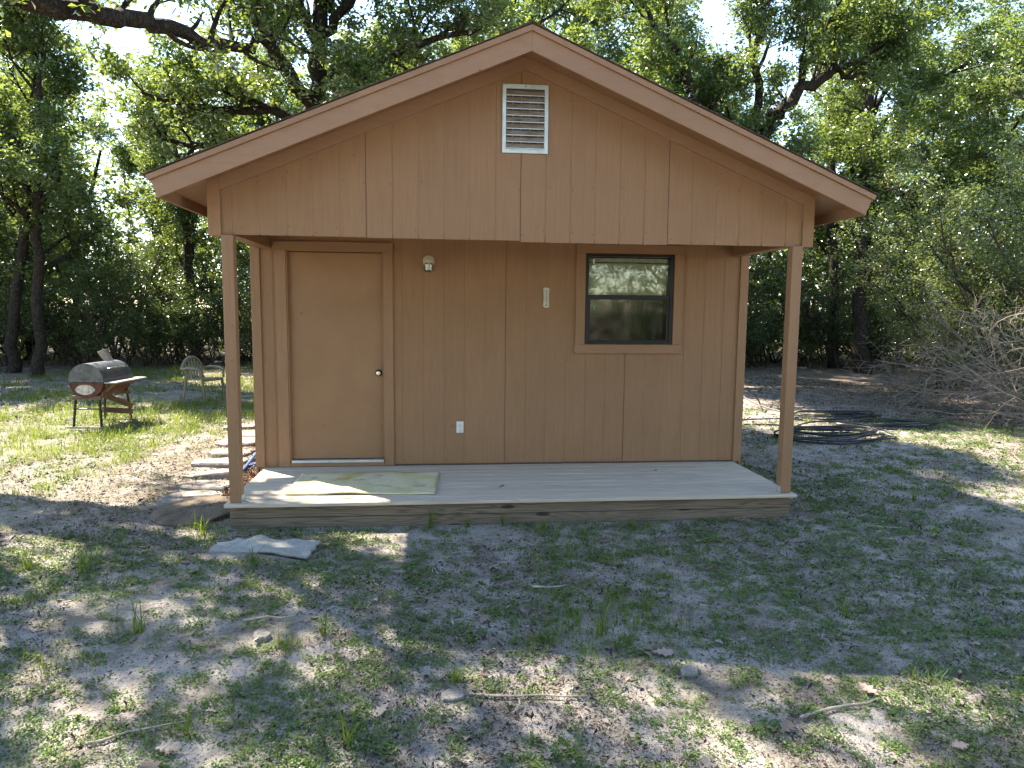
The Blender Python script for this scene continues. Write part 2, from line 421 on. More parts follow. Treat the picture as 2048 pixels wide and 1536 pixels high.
# gable front: sheets meet at these joints, each a touch lower than the next
GJ = [-1.2490, -.0298, 1.1894]
ge = [GJ[0]+k*.2032 for k in range(-7, 19)]
gable = MB().prism([(-2.36, ZB+.02), (2.36, ZB+.02), (2.36, soff(2.36)), (0, soff(0)), (-2.36, soff(2.36))], .0024, .04).build('gable_wall', M_SIDING, cabin)
def gz(x):
    return ZB+(.004 if x < GJ[0] else 0 if x < GJ[1] else -.011 if x < GJ[2] else -.004)
siding(gable, -2.36, 2.36, ge, 0, gz, lambda x: rake_low(x)+.012)
for j in GJ:   # dark butt joints between sheets
    bx('sheet_joint', M_DARK, gable, j-.002, j+.002, .0005, .0014, ZB, rake_low(j)+.01, 0)
for s in (-1, 1):
    x0, x1 = sorted((s*2.349, s*2.4445))
    MB().prism([(x0, ZB-.006), (x1, ZB-.006), (x1, soff(x1)), (x0, soff(x0))], -.02, -.001).build('corner_board', M_TRIM, cabin, .002)
    MB().prism([(x0, ZB-.006), (x1, ZB-.006), (x1, soff(x1)), (x0, soff(x0))], 0, .09).build('corner_post', M_TRIM, cabin, .002)
    # rake trim board along the soffit
    xe = s*2.349
    p = [(0, rake_low(0)), (xe, rake_low(xe)), (xe, soff(xe)), (0, soff(0))]
    if s < 0: p = [p[1], p[0], p[3], p[2]]
    MB().prism(p, -.018, .0).build('rake_board', M_FASCIA, cabin, .002)
# front wall behind the porch
we = [-.0238+k*.2032 for k in range(-12, 14)]
front = MB()
for x0, x1, z0, z1 in [(-2.43, -2.135, ZD-.1, 2.6), (-1.218, .775, ZD-.1, 2.6), (1.675, 2.43, ZD-.1, 2.6), (.775, 1.675, ZD-.1, 1.435), (.775, 1.675, 2.328, 2.6), (-2.135, -1.218, 2.305, 2.6)]:
    front.box(x0, x1, D+.0024, D+.1, z0, z1)
front = front.build('front_wall', M_SIDING, cabin)
siding(front, -2.38, -2.2, we, D, lambda x: ZD+.012, lambda x: 2.6)
siding(front, -1.17, 2.385, we, D, lambda x: ZD+.012+(.012 if x < -.02 else .004 if x < 1.19 else .0), lambda x: 2.6, [(.8, 1.65, 1.42, 2.34)])
for j in (-.0238, 1.1954):
    bx('sheet_joint', M_DARK, front, j-.0016, j+.0016, D+.0005, D+.0014, ZD+.02, 1.40 if j > 1 else 2.6, 0)
bx('base_gap', M_DARK, front, -1.12, 2.38, D-.001, D+.003, ZD+.001, ZD+.013, 0)
for s in (-1, 1):
    x0, x1 = sorted((s*2.374, s*2.4605))
    bx('corner_board', M_TRIM, cabin, x0, x1, D-.02, D-.0005, ZD-.0+.004, 2.6)
    x0, x1 = sorted((s*2.4395, s*2.4605))
    bx('corner_board', M_TRIM, cabin, x0, x1, D+.0005, D+.09, .02, 2.62)
# side and rear walls
for s in (-1, 1):
    w = bx('side_wall', M_SIDING, cabin, *sorted((s*2.40, s*2.43)), D+.1, BACK-.02, .02, 2.68, 0)
    n = int((BACK-.02-D-.1)/.2032)+1
    for k in range(n):
        y0 = D+.1+k*.2032; y1 = min(y0+.2032-.009, BACK-.02)
        if y1-y0 > .03: bx('siding_board', M_SIDING, w, *sorted((s*2.4305, s*2.4405)), y0, y1, .03, 2.66, .0015)
rear = MB().prism([(-2.43, .02), (2.43, .02), (2.43, soff(2.43)), (0, soff(0)), (-2.43, soff(2.43))], BACK-.02, BACK).build('rear_wall', M_SIDING, cabin)
bx('floor_slab', M_DARK, cabin, -2.40, 2.40, D+.1, BACK-.02, .02, .2, 0)
bx('room_ceiling', M_DARK, cabin, -2.40, 2.40, D+.1, BACK-.02, 2.62, 2.65, 0)
bx('porch_ceiling', M_SOFFIT, cabin, -2.34, 2.34, .045, D+.1, 2.605, 2.618, 0)
# roof
YF, YR = -.374, BACK+.3
XE = 2.735
for s in (-1, 1):
    fy0 = YF+.022
    # soffit (follows the slope)
    MB().prism([(0, soff(0)), (s*(XE-.03), soff(XE-.03)), (s*(XE-.03), soff(XE-.03)+.012), (0, soff(0)+.012)], fy0, YR-.02).build('soffit', M_SOFFIT, cabin)
    # rake fascia, square-cut at the tail
    def strip(t0, t1, w0, w1):
        """board in the plane of the gable: t along the slope from the ridge, w down from the roof line"""
        d = Vector((s*math.cos(ang), 0, -math.sin(ang))); nn = Vector((-s*math.sin(ang), 0, -math.cos(ang)))
        o = Vector((0, 0, 3.842))
        P = [o+d*t1+nn*w0, o+d*t1+nn*w1]
        # ridge end is a plumb cut at x = 0
        e = lambda w: Vector((0, 0, 3.842-w/math.cos(ang)))
        poly = [e(w1), P[1], P[0], e(w0)]
        poly = [(p.x, p.z) for p in poly]
        return poly if s > 0 else poly[::-1]
    T = XE/math.cos(ang)
    MB().prism(strip(0, T, .040, .170), YF, YF+.02).build('rake_fascia', M_FASCIA, cabin, .0025)
    MB().prism(strip(0, T+.012, 0, .0405), YF-.016, YF+.02).build('fascia_trim', M_FASCIA, cabin, .0025)
    # eave fascia
    xx = s*(XE-.045); zz = 3.842-SL*abs(xx)
    x0, x1 = sorted((xx-s*.02, xx))
    bx('eave_fascia', M_FASCIA, cabin, x0, x1, YF+.021, YR, zz-.175, zz-.02, .002)
    roof = MB().prism([(0, 3.842), (s*XE, 3.842-SL*XE), (s*XE, 3.842-SL*XE+.003), (0, 3.845)], YF+.0205, YR).build('roof_slope', M_DARK, cabin)
    ncs = 21; L = (XE+.03)/math.cos(ang)
    rr = random.Random(9+s)
    for k in range(ncs):
        d = Vector((s*math.cos(ang), 0, -math.sin(ang))); nn = Vector((s*math.sin(ang), 0, math.cos(ang)))
        t1 = L-k*L/ncs; t0 = max(t1-L/ncs-.05, 0)
        b = MB(); y = YF-.022-rr.uniform(0, .006)
        o = Vector((0, 0, 3.846))
        while y < YR+.02:
            y2 = min(y+.32, YR+.022)
            q = [o+d*t0+nn*.001, o+d*t1+nn*.005, o+d*(t1+rr.uniform(-.006, .006))+nn*.0095, o+d*t0+nn*.004]
            b.prism([(p.x, p.z) for p in q], y, y2-.008); y = y2
        b.build('shingle_course', None, roof)
cap = MB()
for k in range(28):
    y0 = YF-.024+k*.2; cap.prism([(-.13, 3.846-.13*SL+.008), (0, 3.857), (.13, 3.846-.13*SL+.008), (.13, 3.846-.13*SL+.013), (0, 3.864), (-.13, 3.846-.13*SL+.013)], y0, min(y0+.195, YR+.03))
    if y0+.2 > YR: break
cap.build('ridge_cap', None, cabin)
def shingle_mat():
    m = Mat('asphalt_shingles', .95, (.06, .045, .035), spec=.1)
    c = m.coord(); nz = m.noise(c, 90, 3, .8); b = m.noise(c, 5, 3)
    m.base(m.mix(m.ramp(b, [(.35, g3(0)), (.65, g3(1))]), m.ramp(nz, [(.35, (.04, .03, .022)), (.7, (.15, .11, .08))]), m.ramp(nz, [(.35, (.06, .045, .03)), (.7, (.18, .135, .1))])))
    m.normal(m.bump(nz, .6, .004)); return m.m
M_SHINGLE = shingle_mat()
for o in list(bpy.data.objects):
    if o.name.startswith(('shingle_course', 'ridge_cap')) and o.type == 'MESH': o.data.materials.clear(); o.data.materials.append(M_SHINGLE)
# nail heads along the lower edges of the sheets
nm = MB().lathe([(.0042, 0), (.0042, .0012), (.002, .002)], Matrix.Rotation(R(90), 4, 'X'), 8).build('nail_head', plain('rusty_nail', (.075, .04, .022), .8), gable)
nr = random.Random(77)
def nail(x, y, z, par):
    o = nm.copy(); COL.objects.link(o); o.parent = par; o.location = (x, y, z)
nm.location = (-2.2, -.001, ZB+.06)
for e in ge:
    if abs(e) > 2.25: continue
    for zz in (ZB+.05, ZB+.42, rake_low(e)-.06):
        if zz < rake_low(e)-.03 and nr.random() < .75 and not (abs(e) < .25 and 2.95 < zz < 3.6): nail(e+nr.choice((-1, 1))*nr.uniform(.012, .03), -.001, zz+nr.uniform(-.03, .03), gable)
for e in we:
    if not -1.05 < e < 2.3: continue
    for zz in (ZD+.06, .75, 1.2, 1.9):
        if nr.random() < .6 and not (.6 < e < 1.85 and zz > 1.25): nail(e+nr.choice((-1, 1))*nr.uniform(.012, .03), D-.001, zz+nr.uniform(-.05, .05), front)
# porch deck
nb = 9; y0d, y1d = -.095, D-.004; bw = (y1d-y0d)/nb
for k in range(nb):
    a = y0d+k*bw; b = a+bw-.011
    rr = random.Random(40+k)
    e0 = -2.375+rr.uniform(-.006, .004); e1 = 2.377+rr.uniform(-.004, .006)
    dz = rr.uniform(-.0015, .0008)
    MB().box(e0, e1, a, b, ZD-.028+dz, ZD+dz).build('deck_board', M_DECK, cabin, .006, seg=2)
sk = [(.088, ZD-.031), (-.03, .086)]
bx('skirt_board', M_SKIRT, cabin, -2.341, 2.3416, -.059, -.021, .0895, ZD-.0295, .003)
bx('skirt_board', M_SKIRT, cabin, -2.3385, 2.339, -.0545, -.02, -.06, .0850, .004)
for s in (-1, 1):
    x0, x1 = sorted((s*2.302, s*2.34))
    bx('skirt_board', M_SKIRT, cabin, x0, x1, -.0205, D, .0895, ZD-.0295, .003)
    bx('skirt_board', M_SKIRT, cabin, *sorted((s*2.303, s*2.338)), -.0195, D, -.06, .0875, .003)
for k in range(5):
    bx('joist', M_SKIRT, cabin, -1.9+k*.93, -1.862+k*.93, -.015, D-.02, .06, ZD-.0295, 0)
for s in (-1, 1):
    x0, x1 = sorted((s*2.3415, s*2.2525))
    post = bx('porch_post', M_POST, cabin, x0, x1, -.051, .038, ZD+.002, ZB+.26 if False else ZB-.001, .004)
    # knots in the post face
    if s < 0:
        for kx, kz, r in [(-2.285, 1.62, .013), (-2.284, 1.36, .015), (-2.315, 1.25, .01), (-2.285, .86, .006)]:
            MB().lathe([(r*.5, 0), (r, .0015), (r*.8, .003), (r*.1, .0035)], Matrix.Translation((kx, -.0505, kz)) @ Matrix.Rotation(R(90), 4, 'X'), 10).build('knot', M_POST, post, smooth=True)
    # steel post bracket on the inner face
    xb = s*2.2525-s*.0015
    br = MB().box(*sorted((xb, xb-s*.003)), -.046, .03, ZD+.002, ZD+.06)
    br.box(*sorted((xb, xb-s*.04)), -.046, .03, ZD+.0005, ZD+.004)
    br.lathe([(.007, 0), (.007, .005), (.004, .008)], Matrix.Translation((xb-s*.003, -.02, ZD+.035)) @ Matrix.Rotation(R(-90*s), 4, 'Y'), 8)
    br.build('post_bracket', M_ALU, post)
    x0, x1 = sorted((s*2.392, s*2.272))
    bx('porch_beam', M_TRIM, cabin, x0, x1, .042, D-.021, ZB+.008, 2.6, .003)
bx('porch_header', M_TRIMH, cabin, -2.271, 2.271, .042, .08, ZB+.03, 2.6, .003)
# door
DX0, DX1, DZ0, DZ1 = -2.1321, -1.22, .2798, 2.3024
door = bx('door', M_DOOR, cabin, DX0+.004, DX1-.004, D+.028, D+.07, DZ0+.006, DZ1-.004, .002)
kn = Matrix.Translation((-1.274, D+.028, 1.138)) @ Matrix.Rotation(R(90), 4, 'X')
MB().lathe([(.032, 0), (.032, .004), (.026, .009), (.012, .011), (.012, .03), (.02, .034), (.027, .045), (.028, .055), (.022, .064)], kn, 22).build('door_knob', M_BRASS, door, smooth=True)
MB().lathe([(.021, 0.0645), (.021, .066), (.012, .0675), (.004, .068)], kn, 18).build('knob_face', M_STEEL, door, smooth=True)
bx('door_casing', M_TRIM, cabin, -2.235, DX0-.001, D-.024, D+.011, ZD+.003, 2.309)
bx('door_casing', M_TRIM, cabin, DX1+.001, -1.127, D-.024, D+.011, ZD+.008, 2.309)
bx('door_casing', M_TRIMH, cabin, -2.253, -1.123, D-.03, D+.011, 2.31, 2.398)
bx('door_jamb', M_TRIM, cabin, DX0-.0005, DX0+.012, D-.015, D+.027, ZD+.06, 2.3085, .001)
bx('door_jamb', M_TRIM, cabin, DX1-.008, DX1+.0005, D-.015, D+.027, ZD+.06, 2.3085, .001)
bx('threshold', M_ALU, cabin, DX0+.013, DX1-.0085, D-.028, D+.1, .2525, .2785, .003)
bx('door_sill_board', M_TRIMH, cabin, DX0+.0005, DX1-.0005, D-.02, D+.05, ZD+.003, .252, .002)
bx('wall_panel', M_DARK, cabin, -2.135, -1.218, D+.085, D+.1, .25, 2.3, 0)
# window
WX0, WX1, WZ0, WZ1 = .771, 1.679, 1.4316, 2.331
WM = 1.9045
win = MB()
fw = .034
for a in [(WX0, WX0+fw, WZ0, WZ1), (WX1-fw, WX1, WZ0, WZ1), (WX0+fw, WX1-fw, WZ0, WZ0+.022), (WX0+fw, WX1-fw, WZ1-.024, WZ1)]:
    win.box(a[0], a[1], D-.008, D+.055, a[2], a[3])
win = win.build('window', M_BRONZE, cabin, .002)
bx('meeting_rail', M_BRONZE, win, WX0+fw, WX1-fw, D+.004, D+.05, WM-.024, WM+.022, .002)
sa = MB()
for a in [(WX0+fw, WX0+fw+.024, WZ0+.022, WM-.024), (WX1-fw-.024, WX1-fw, WZ0+.022, WM-.024), (WX0+fw+.024, WX1-fw-.024, WZ0+.022, WZ0+.042)]:
    sa.box(a[0], a[1], D+.006, D+.03, a[2], a[3])
sa.build('lower_sash', M_BRONZE, win, .0015)
bx('window_pane', M_GLASS, win, WX0+fw, WX1-fw, D+.040, D+.043, WM+.022, WZ1-.024, 0)
bx('window_pane', M_GLASSLOW, win, WX0+fw+.024, WX1-fw-.024, D+.020, D+.023, WZ0+.042, WM-.024, 0)
bx('blind_headrail', M_BLIND, win, WX0+fw+.006, WX1-fw-.006, D+.075, D+.105, WZ1-.075, WZ1-.035, .003)
for k in range(23):
    z = WZ1-.092-k*.0148
    o = MB().box(WX0+fw+.008, WX1-fw-.008, -.011, .011, -.0006, .0006, None).build('blind_slat', M_BLIND, win)
    o.location = (0, D+.095, z); o.rotation_euler = (R(58), 0, 0)
bx('sash_lock', M_GREEN, win, .868, .884, D+.0165, D+.0195, 1.782, 1.822, .001)
bx('window_sticker', M_WHITEP, win, .852, .872, D+.036, D+.0395, 2.235, 2.28, .001)
for xk in (.93, 1.5): bx('sash_latch', M_BRONZE, win, xk-.02, xk+.02, D-.002, D+.006, WZ0+.03, WZ0+.044, .001)
bx('window_casing', M_TRIM, cabin, .676, WX0-.001, D-.022, D+.0, WZ0-.0025, 2.336)
bx('window_casing', M_TRIM, cabin, WX1+.001, 1.772, D-.022, D+.0, WZ0-.0025, 2.336)
bx('window_casing', M_TRIMH, cabin, .674, 1.774, D-.022, D+.0, 2.337, 2.425)
bx('window_casing', M_TRIMH, cabin, .668, 1.778, D-.024, D+.0, 1.339, WZ0-.003)
# gable vent
VX0, VX1, VZ0, VZ1 = -.183, .184, 3.004, 3.533
vent = MB()
for a in [(VX0, VX0+.031, VZ0, VZ1), (VX1-.031, VX1, VZ0, VZ1), (VX0+.031, VX1-.031, VZ0, VZ0+.036), (VX0+.031, VX1-.031, VZ1-.036, VZ1)]:
    vent.box(a[0], a[1], -.012, -.003, a[2], a[3])
vent = vent.build('gable_vent', M_ALU, cabin, .002)
bx('vent_backing', M_DARK, vent, VX0+.03, VX1-.03, -.0028, -.0022, VZ0+.03, VZ1-.03, 0)
for k in range(9):
    z = VZ1-.05-k*.0505
    b = MB(); b.add([(VX0+.032, -.0035, z), (VX1-.032, -.0035, z), (VX1-.032, -.02, z-.036), (VX0+.032, -.02, z-.036), (VX0+.032, -.0205, z-.0405), (VX1-.032, -.0205, z-.0405), (VX0+.032, -.0035, z-.004), (VX1-.032, -.0035, z-.004), (VX0+.032, -.0165, z-.0385), (VX1-.032, -.0165, z-.0385)],
                    [(0, 1, 2, 3), (3, 2, 5, 4), (4, 5, 9, 8), (8, 9, 7, 6), (0, 6, 7, 1), (0, 3, 4, 8, 6), (1, 7, 9, 5, 2)])
    b.build('louver_slat', M_VENTSLAT, vent)
    bx('slat_lip', M_ALU, vent, VX0+.032, VX1-.032, -.0225, -.0208, z-.0425, z-.037, 0)
    for q in range(4):
        xs = VX0+.08+q*.068
        bx('slat_tab', M_VENTSLAT, vent, xs, xs+.006, -.016, -.004, z-.0535, z-.037, 0) if k < 8 else None
MB().lathe([(.006, 0), (.006, .002), (.002, .0035)], Matrix.Translation((0, -.012, VZ1-.017)) @ Matrix.Rotation(R(90), 4, 'X'), 8).build('screw', M_INK, vent)
# dirt-dauber nest under the peak
nst = MB(); nst.lathe([(.004, -.012), (.012, -.006), (.014, .002), (.009, .01), (.003, .013)], Matrix.Translation((.028, -.2, soff(.028)-.006)), 9); nst.build('mud_nest', plain('dried_mud', (.13, .07, .04), .95, 0, .5), cabin, smooth=True)

# ------------------------------------------------------------------ small things on the wall
lamp = empty('porch_light', (-.781, D, 2.20)); tag(lamp, 'white jelly-jar porch light with ribbed glass right of the door', 'light')
rx = Matrix.Rotation(R(90), 4, 'X')
MB().lathe([(.057, .002), (.057, .012), (.05, .02), (.042, .022)], Matrix.Translation((0, 0, .03)) @ rx, 26).build('back_plate', M_CREAM, lamp, smooth=True)
MB().lathe([(.041, -.012), (.044, -.012), (.044, .012), (.040, .018), (.02, .02)], Matrix.Translation((0, -.062, .022)), 22).build('lamp_cap', M_CREAM, lamp, smooth=True)
MB().box(-.018, .018, -.06, -.015, .018, .04).build('lamp_arm', M_CREAM, lamp, .004)
jp = [(.038, -.012)]+[(.041+.002*(i % 2), -.02-i*.006) for i in range(12)]+[(.036, -.096), (.02, -.101)]
MB().lathe(jp, Matrix.Translation((0, -.062, .022)), 26).build('glass_jar', M_JAR, lamp, smooth=True)
MB().lathe([(.012, -.015), (.013, -.03), (.026, -.05), (.026, -.065), (.012, -.078)], Matrix.Translation((0, -.062, .022)), 14).build('bulb', M_CREAM, lamp, smooth=True)
for sx in (-1, 1):
    MB().lathe([(.005, .012), (.005, .016), (.002, .018)], Matrix.Translation((sx*.05, 0, .026)) @ rx, 8).build('screw', M_INK, lamp)

th = empty('thermometer', (.379, D, 1.79)); tag(th, 'cream wall thermometer hanging between porch light and window', 'thermometer')
prof = []
for i in range(13):
    t = i/12; prof.append((.031-.0045*math.sin(math.pi*t), .012+t*.178))
poly = [(-.0, 0), (.016, .004)]+[(w, z) for w, z in prof]+[(.016, .199), (0, .203), (-.016, .199)]+[(-w, z) for w, z in prof[::-1]]+[(-.016, .004)]
MB().prism(poly, -.009, -.002).build('dial_plate', M_CREAM, th, .0015)
MB().tube([(0, -.0115, .03), (0, -.0115, .178)], .0022, 6).build('glass_tube', plain('tube_glass', (.2, .26, .2), .2), th)
MB().lathe([(.001, -.006), (.0055, -.003), (.0055, .004), (.002, .008)], Matrix.Translation((0, -.012, .024)), 10).build('bulb', M_INK, th, smooth=True)
def digits(name, txt, size, loc, mat, parent):
    cu = bpy.data.curves.new(name, 'FONT'); cu.body = txt; cu.size = size; cu.align_x = 'CENTER'; cu.align_y = 'CENTER'; cu.resolution_u = 1; cu.extrude = .0003
    o = bpy.data.objects.new(name, cu); COL.objects.link(o)
    dg = bpy.context.evaluated_depsgraph_get(); me = bpy.data.meshes.new_from_object(o.evaluated_get(dg)); bpy.data.objects.remove(o)
    ob = link(name, me, mat, parent); ob.location = loc; ob.rotation_euler = (R(90), 0, 0); return ob
for i, v in enumerate(['120', '100', '80', '60', '40', '20', '0', '20']):
    digits('scale_number', v, .012, (-.0155, -.0096, .172-i*.0148), M_INK, th)
for i, v in enumerate(['50', '40', '30', '20', '10', '0', '10', '20', '30']):
    digits('scale_number', v, .011, (.016, -.0096, .172-i*.0140), M_INK, th)
digits('scale_letter', 'F', .009, (-.013, -.0096, .026), M_INK, th); digits('scale_letter', 'C', .009, (.013, -.0096, .026), M_INK, th)
for i in range(22):
    for sx in (-1, 1): MB().box(sx*.0045-.002, sx*.0045+.002, -.0098, -.0091, .055+i*.0056, .056+i*.0056).build('scale_mark', M_INK, th)
MB().lathe([(.003, 0), (.003, .006)], Matrix.Translation((0, -.006, .199)) @ rx, 8).build('nail', M_INK, th)

ou = empty('wall_outlet', (-.4745, D, .595)); tag(ou, 'white duplex outlet low on the porch wall', 'outlet')
MB().box(-.035, .035, -.007, -.001, -.057, .057).build('cover_plate', M_WHITEP, ou, .003, seg=2)
for sz in (-1, 1):
    fc = MB().box(-.017, .017, -.011, -.0065, sz*.021-.0155, sz*.021+.0155).build('socket_face', M_WHITEP, ou, .004, seg=2)
    sl_ = MB()
    sl_.box(-.008, -.006, -.0115, -.0105, sz*.021-.003, sz*.021+.007).box(.006, .008, -.0115, -.0105, sz*.021-.003, sz*.021+.007).box(-.002, .002, -.0115, -.0105, sz*.021-.011, sz*.021-.007)
    sl_.build('socket_slot', M_INK, fc)
    MB().box(-.022, .022, -.012, -.0065, sz*.021+sz*.0-.018, sz*.021-.0165).build('face_lip', plain('grey_gasket', (.16, .18, .2), .6), ou)

# ------------------------------------------------------------------ rug, rag, lid, stepping stones
def sheet(name, P, nx, ny, zf, th, mat, jit=0):
    """cloth patch between four corners P (bl, br, tr, tl); zf(u,v) height"""
    V = []; 
    us = np.linspace(0, 1, nx); vv = np.linspace(0, 1, ny)
    rr = np.random.default_rng(abs(hash(name)) % 1000 if False else len(name))
    for layer in (1, 0):
        for v in vv:
            for u in us:
                p = (Vector(P[0])*(1-u)+Vector(P[1])*u)*(1-v)+(Vector(P[3])*(1-u)+Vector(P[2])*u)*v
                ex = jit*(math.sin(9*u+3)+math.sin(17*v+u*5))*(1 if (v in (0, 1) or u in (0, 1)) else .6)
                V.append((p.x+ex, p.y+ex*.7, p.z+zf(u, v)+(th if layer else 0)))
    V = np.array(V); n = nx*ny; i = np.arange(n).reshape(ny, nx)
    top = np.stack([i[:-1, :-1].ravel(), i[:-1, 1:].ravel(), i[1:, 1:].ravel(), i[1:, :-1].ravel()], 1)
    bot = top[:, ::-1]+n
    edge = list(i[0, :])+list(i[1:, -1])+list(i[-1, -2::-1])+list(i[-2:0:-1, 0])
    side = np.array([(edge[k], edge[k]+n, edge[(k+1) % len(edge)]+n, edge[(k+1) % len(edge)]) for k in range(len(edge))])
    return mesh_np(name, V, np.concatenate([top, bot, side]), True)
def rug_mat():
    m = Mat('stained_yellow_rug', .95, spec=.1); c = m.coord()
    n1 = m.noise(c, 3.2, 4, .6, .5); n2 = m.noise(m.coord((1, 1, 1), loc=(3, 7, 0)), 7, 4); f = m.noise(c, 260, 2)
    col = m.ramp(n1, [(.3, (.50, .37, .12)), (.45, (.60, .53, .28)), (.62, (.66, .61, .42)), (.8, (.46, .35, .14))])
    col = m.mix(m.ramp(n2, [(.6, g3(0)), (.72, g3(.55))]), col, (.28, .2, .14))
    m.base(m.mix(m.ramp(f, [(.35, g3(.35)), (.6, g3(0))]), col, (.12, .1, .05))); m.normal(m.bump(f, .6, .004)); return m.m
def rug_z(u, v):
    return .014*math.exp(-((u-.42)/.10)**2)*math.exp(-(v/.35)**2)+.006*math.exp(-((u-.33-.3*v)/.05)**2)+.003*math.sin(8*u+3*v)**2+.001
RZ = ZD+.0005
rug = link('porch_rug', sheet('porch_rug', [(-1.963, .162, RZ), (-.717, .11, RZ), (-.684, .895, RZ), (-1.958, .914, RZ)], 56, 26, rug_z, .010, None, .003), rug_mat())
tag(rug, 'worn yellowish rug with brown stains lying on the porch deck before the door', 'rug')
bm_ = MB()
bm_.tube([(-.714, .112, RZ+.007), (-.700, .5, RZ+.008), (-.681, .893, RZ+.008)], .0055, 6)
bm_.build('rug_binding', plain('rug_binding', (.3, .3, .26), .9), rug)
def rag_z(u, v):
    f = lambda c, w, s: math.exp(-((u-c+s*(v-.5))/w)**2)
    return .020*f(.44, .08, .16)*(.3+.7*v)+.022*f(.30, .06, -.25)*v+.018*f(.37, .04, .3)*v+.010*f(.62, .25, 0)+.016+.005*math.sin(11*u+5*v)+.004*math.sin(23*u-9*v)
rag_m = plain('grey_bath_mat', (.29, .285, .26), .98, 0, .9, 240, .2, .05)
rag = link('old_mat', sheet('old_mat', [(-2.33, -.62, -.01), (-1.60, -.80, -.005), (-1.56, -.50, 0), (-2.32, -.44, 0)], 70, 30, lambda u, v: rag_z(u, v)*(.5+.5*min(1, u*4)), .022, None, .008), rag_m)
tag(rag, 'crumpled pale grey mat on the ground before the porch', 'mat')

def stone_mesh(name, seed, rx_, ry_, th, n=14, ragged=.2):
    rr = random.Random(seed); ring = []
    for k in range(n):
        a = 2*math.pi*k/n+rr.uniform(-.15, .15); q = 1+rr.uniform(-ragged, ragged)
        sq = 1/max(abs(math.cos(a)), abs(math.sin(a)))**.55
        ring.append((rx_*q*sq*math.cos(a)*.9, ry_*q*sq*math.sin(a)*.9))
    b = MB(); z = [-th, th*.25+rr.uniform(-.004, .004)]
    V = [(x, y, -th) for x, y in ring]+[(x, y, th*.2+rr.uniform(-.005, .005)) for x, y in ring]+[(x*.9, y*.9, th*.42+rr.uniform(-.003, .003)) for x, y in ring]+[(0, 0, th*.45)]
    F = [tuple(range(n-1, -1, -1))]
    for k in range(n):
        k2 = (k+1) % n
        F += [(k, k2, n+k2, n+k), (n+k, n+k2, 2*n+k2, 2*n+k), (2*n+k, 2*n+k2, 3*n)]
    b.add(V, F); return b
def stone_mat(name, a, b_, c_):
    m = Mat(name, .9, a, spec=.2); c = m.coord(); n1 = m.noise(c, 7, 5, .65); n2 = m.noise(c, 70, 4, .7)
    m.base(m.mix(m.ramp(n2, [(.4, g3(0)), (.7, g3(.8))]), m.ramp(n1, [(.3, a), (.6, b_), (.8, c_)]), tuple(x*.6 for x in a)))
    m.normal(m.bump(n2, .8, .008, m.bump(n1, .4, .02))); return m.m
M_FLAG = stone_mat('tan_flagstone', (.2, .175, .148), (.30, .265, .225), (.38, .345, .3))
M_LID = stone_mat('rusty_aggregate_concrete', (.08, .058, .04), (.20, .155, .11), (.13, .095, .065))
st = [(-3.55, 4.75, .30, .30, 'farthest'), (-3.30, 4.05, .30, .26, ''), (-3.24, 3.42, .32, .24, ''), (-3.14, 2.80, .30, .22, ''), (-3.13, 2.28, .33, .19, ''), (-3.04, 1.84, .34, .17, ''), (-2.98, 1.40, .33, .19, ''), (-2.98, 1.02, .31, .13, ''), (-2.93, .76, .36, .12, '')]
slab = ['farthest stepping stone from the porch, out beyond the cabin corner', 'second farthest flat stepping stone of the path beside the cabin', 'third farthest flat stepping stone of the path beside the cabin',
        'pale stepping stone just behind the blue tool', 'broad stepping stone just left of the blue tool', 'middle stepping stone of the path left of the porch post',
        'stepping stone with grass along its near edge', 'third nearest stepping stone counting from the round concrete lid', 'narrow stepping stone just behind the round concrete lid']
for i, (x, y, a, b, _) in enumerate(st):
    o = stone_mesh('s', 60+i, a*.9, b*.88, .05).build('stepping_stone', M_FLAG, None)
    o.location = (x, y, float(gh(x, y))+.018+.004*(i % 3)); o.rotation_euler = (R(1.5*((i*7) % 5-2)), R(1.2*((i*3) % 5-2)), R(-8+((i*37) % 17)))
    tag(o, slab[i], 'stone', 'stepping stones left of the cabin')
o = stone_mesh('s', 99, .36, .29, .05, 13).build('stepping_stone', M_FLAG, None); o.location = (-2.98, .60+.17, float(gh(-2.98, .77))-.004); o.rotation_euler = (0, R(1), R(12))
bpy.data.objects.remove(o)
lid = MB(); n = 40; rl = random.Random(4); V = []; 
for k in range(n):
    a = 2*math.pi*k/n; q = 1+rl.uniform(-.018, .018); V.append((.345*q*math.cos(a), .345*q*math.sin(a), -.06))
for rad, z in [(1, .0), (.985, .018), (.9, .024), (.6, .03), (.25, .03)]:
    for k in range(n):
        a = 2*math.pi*k/n; q = 1+rl.uniform(-.02, .02)
        V.append((.345*rad*q*math.cos(a), .345*rad*q*math.sin(a), z+rl.uniform(-.004, .004)))
F = [tuple(range(n-1, -1, -1))]
for L_ in range(5):
    for k in range(n): F.append((L_*n+k, L_*n+(k+1) % n, (L_+1)*n+(k+1) % n, (L_+1)*n+k))
F.append(tuple(5*n+k for k in range(n)))
lid.add(V, F); lid = lid.build('concrete_lid', M_LID, None); lid.location = (-2.76, .40, float(gh(-2.76, .4))+.035); lid.rotation_euler = (R(5), R(-3), 0)
tag(lid, 'round rust-stained concrete lid beside the porch corner', 'lid')

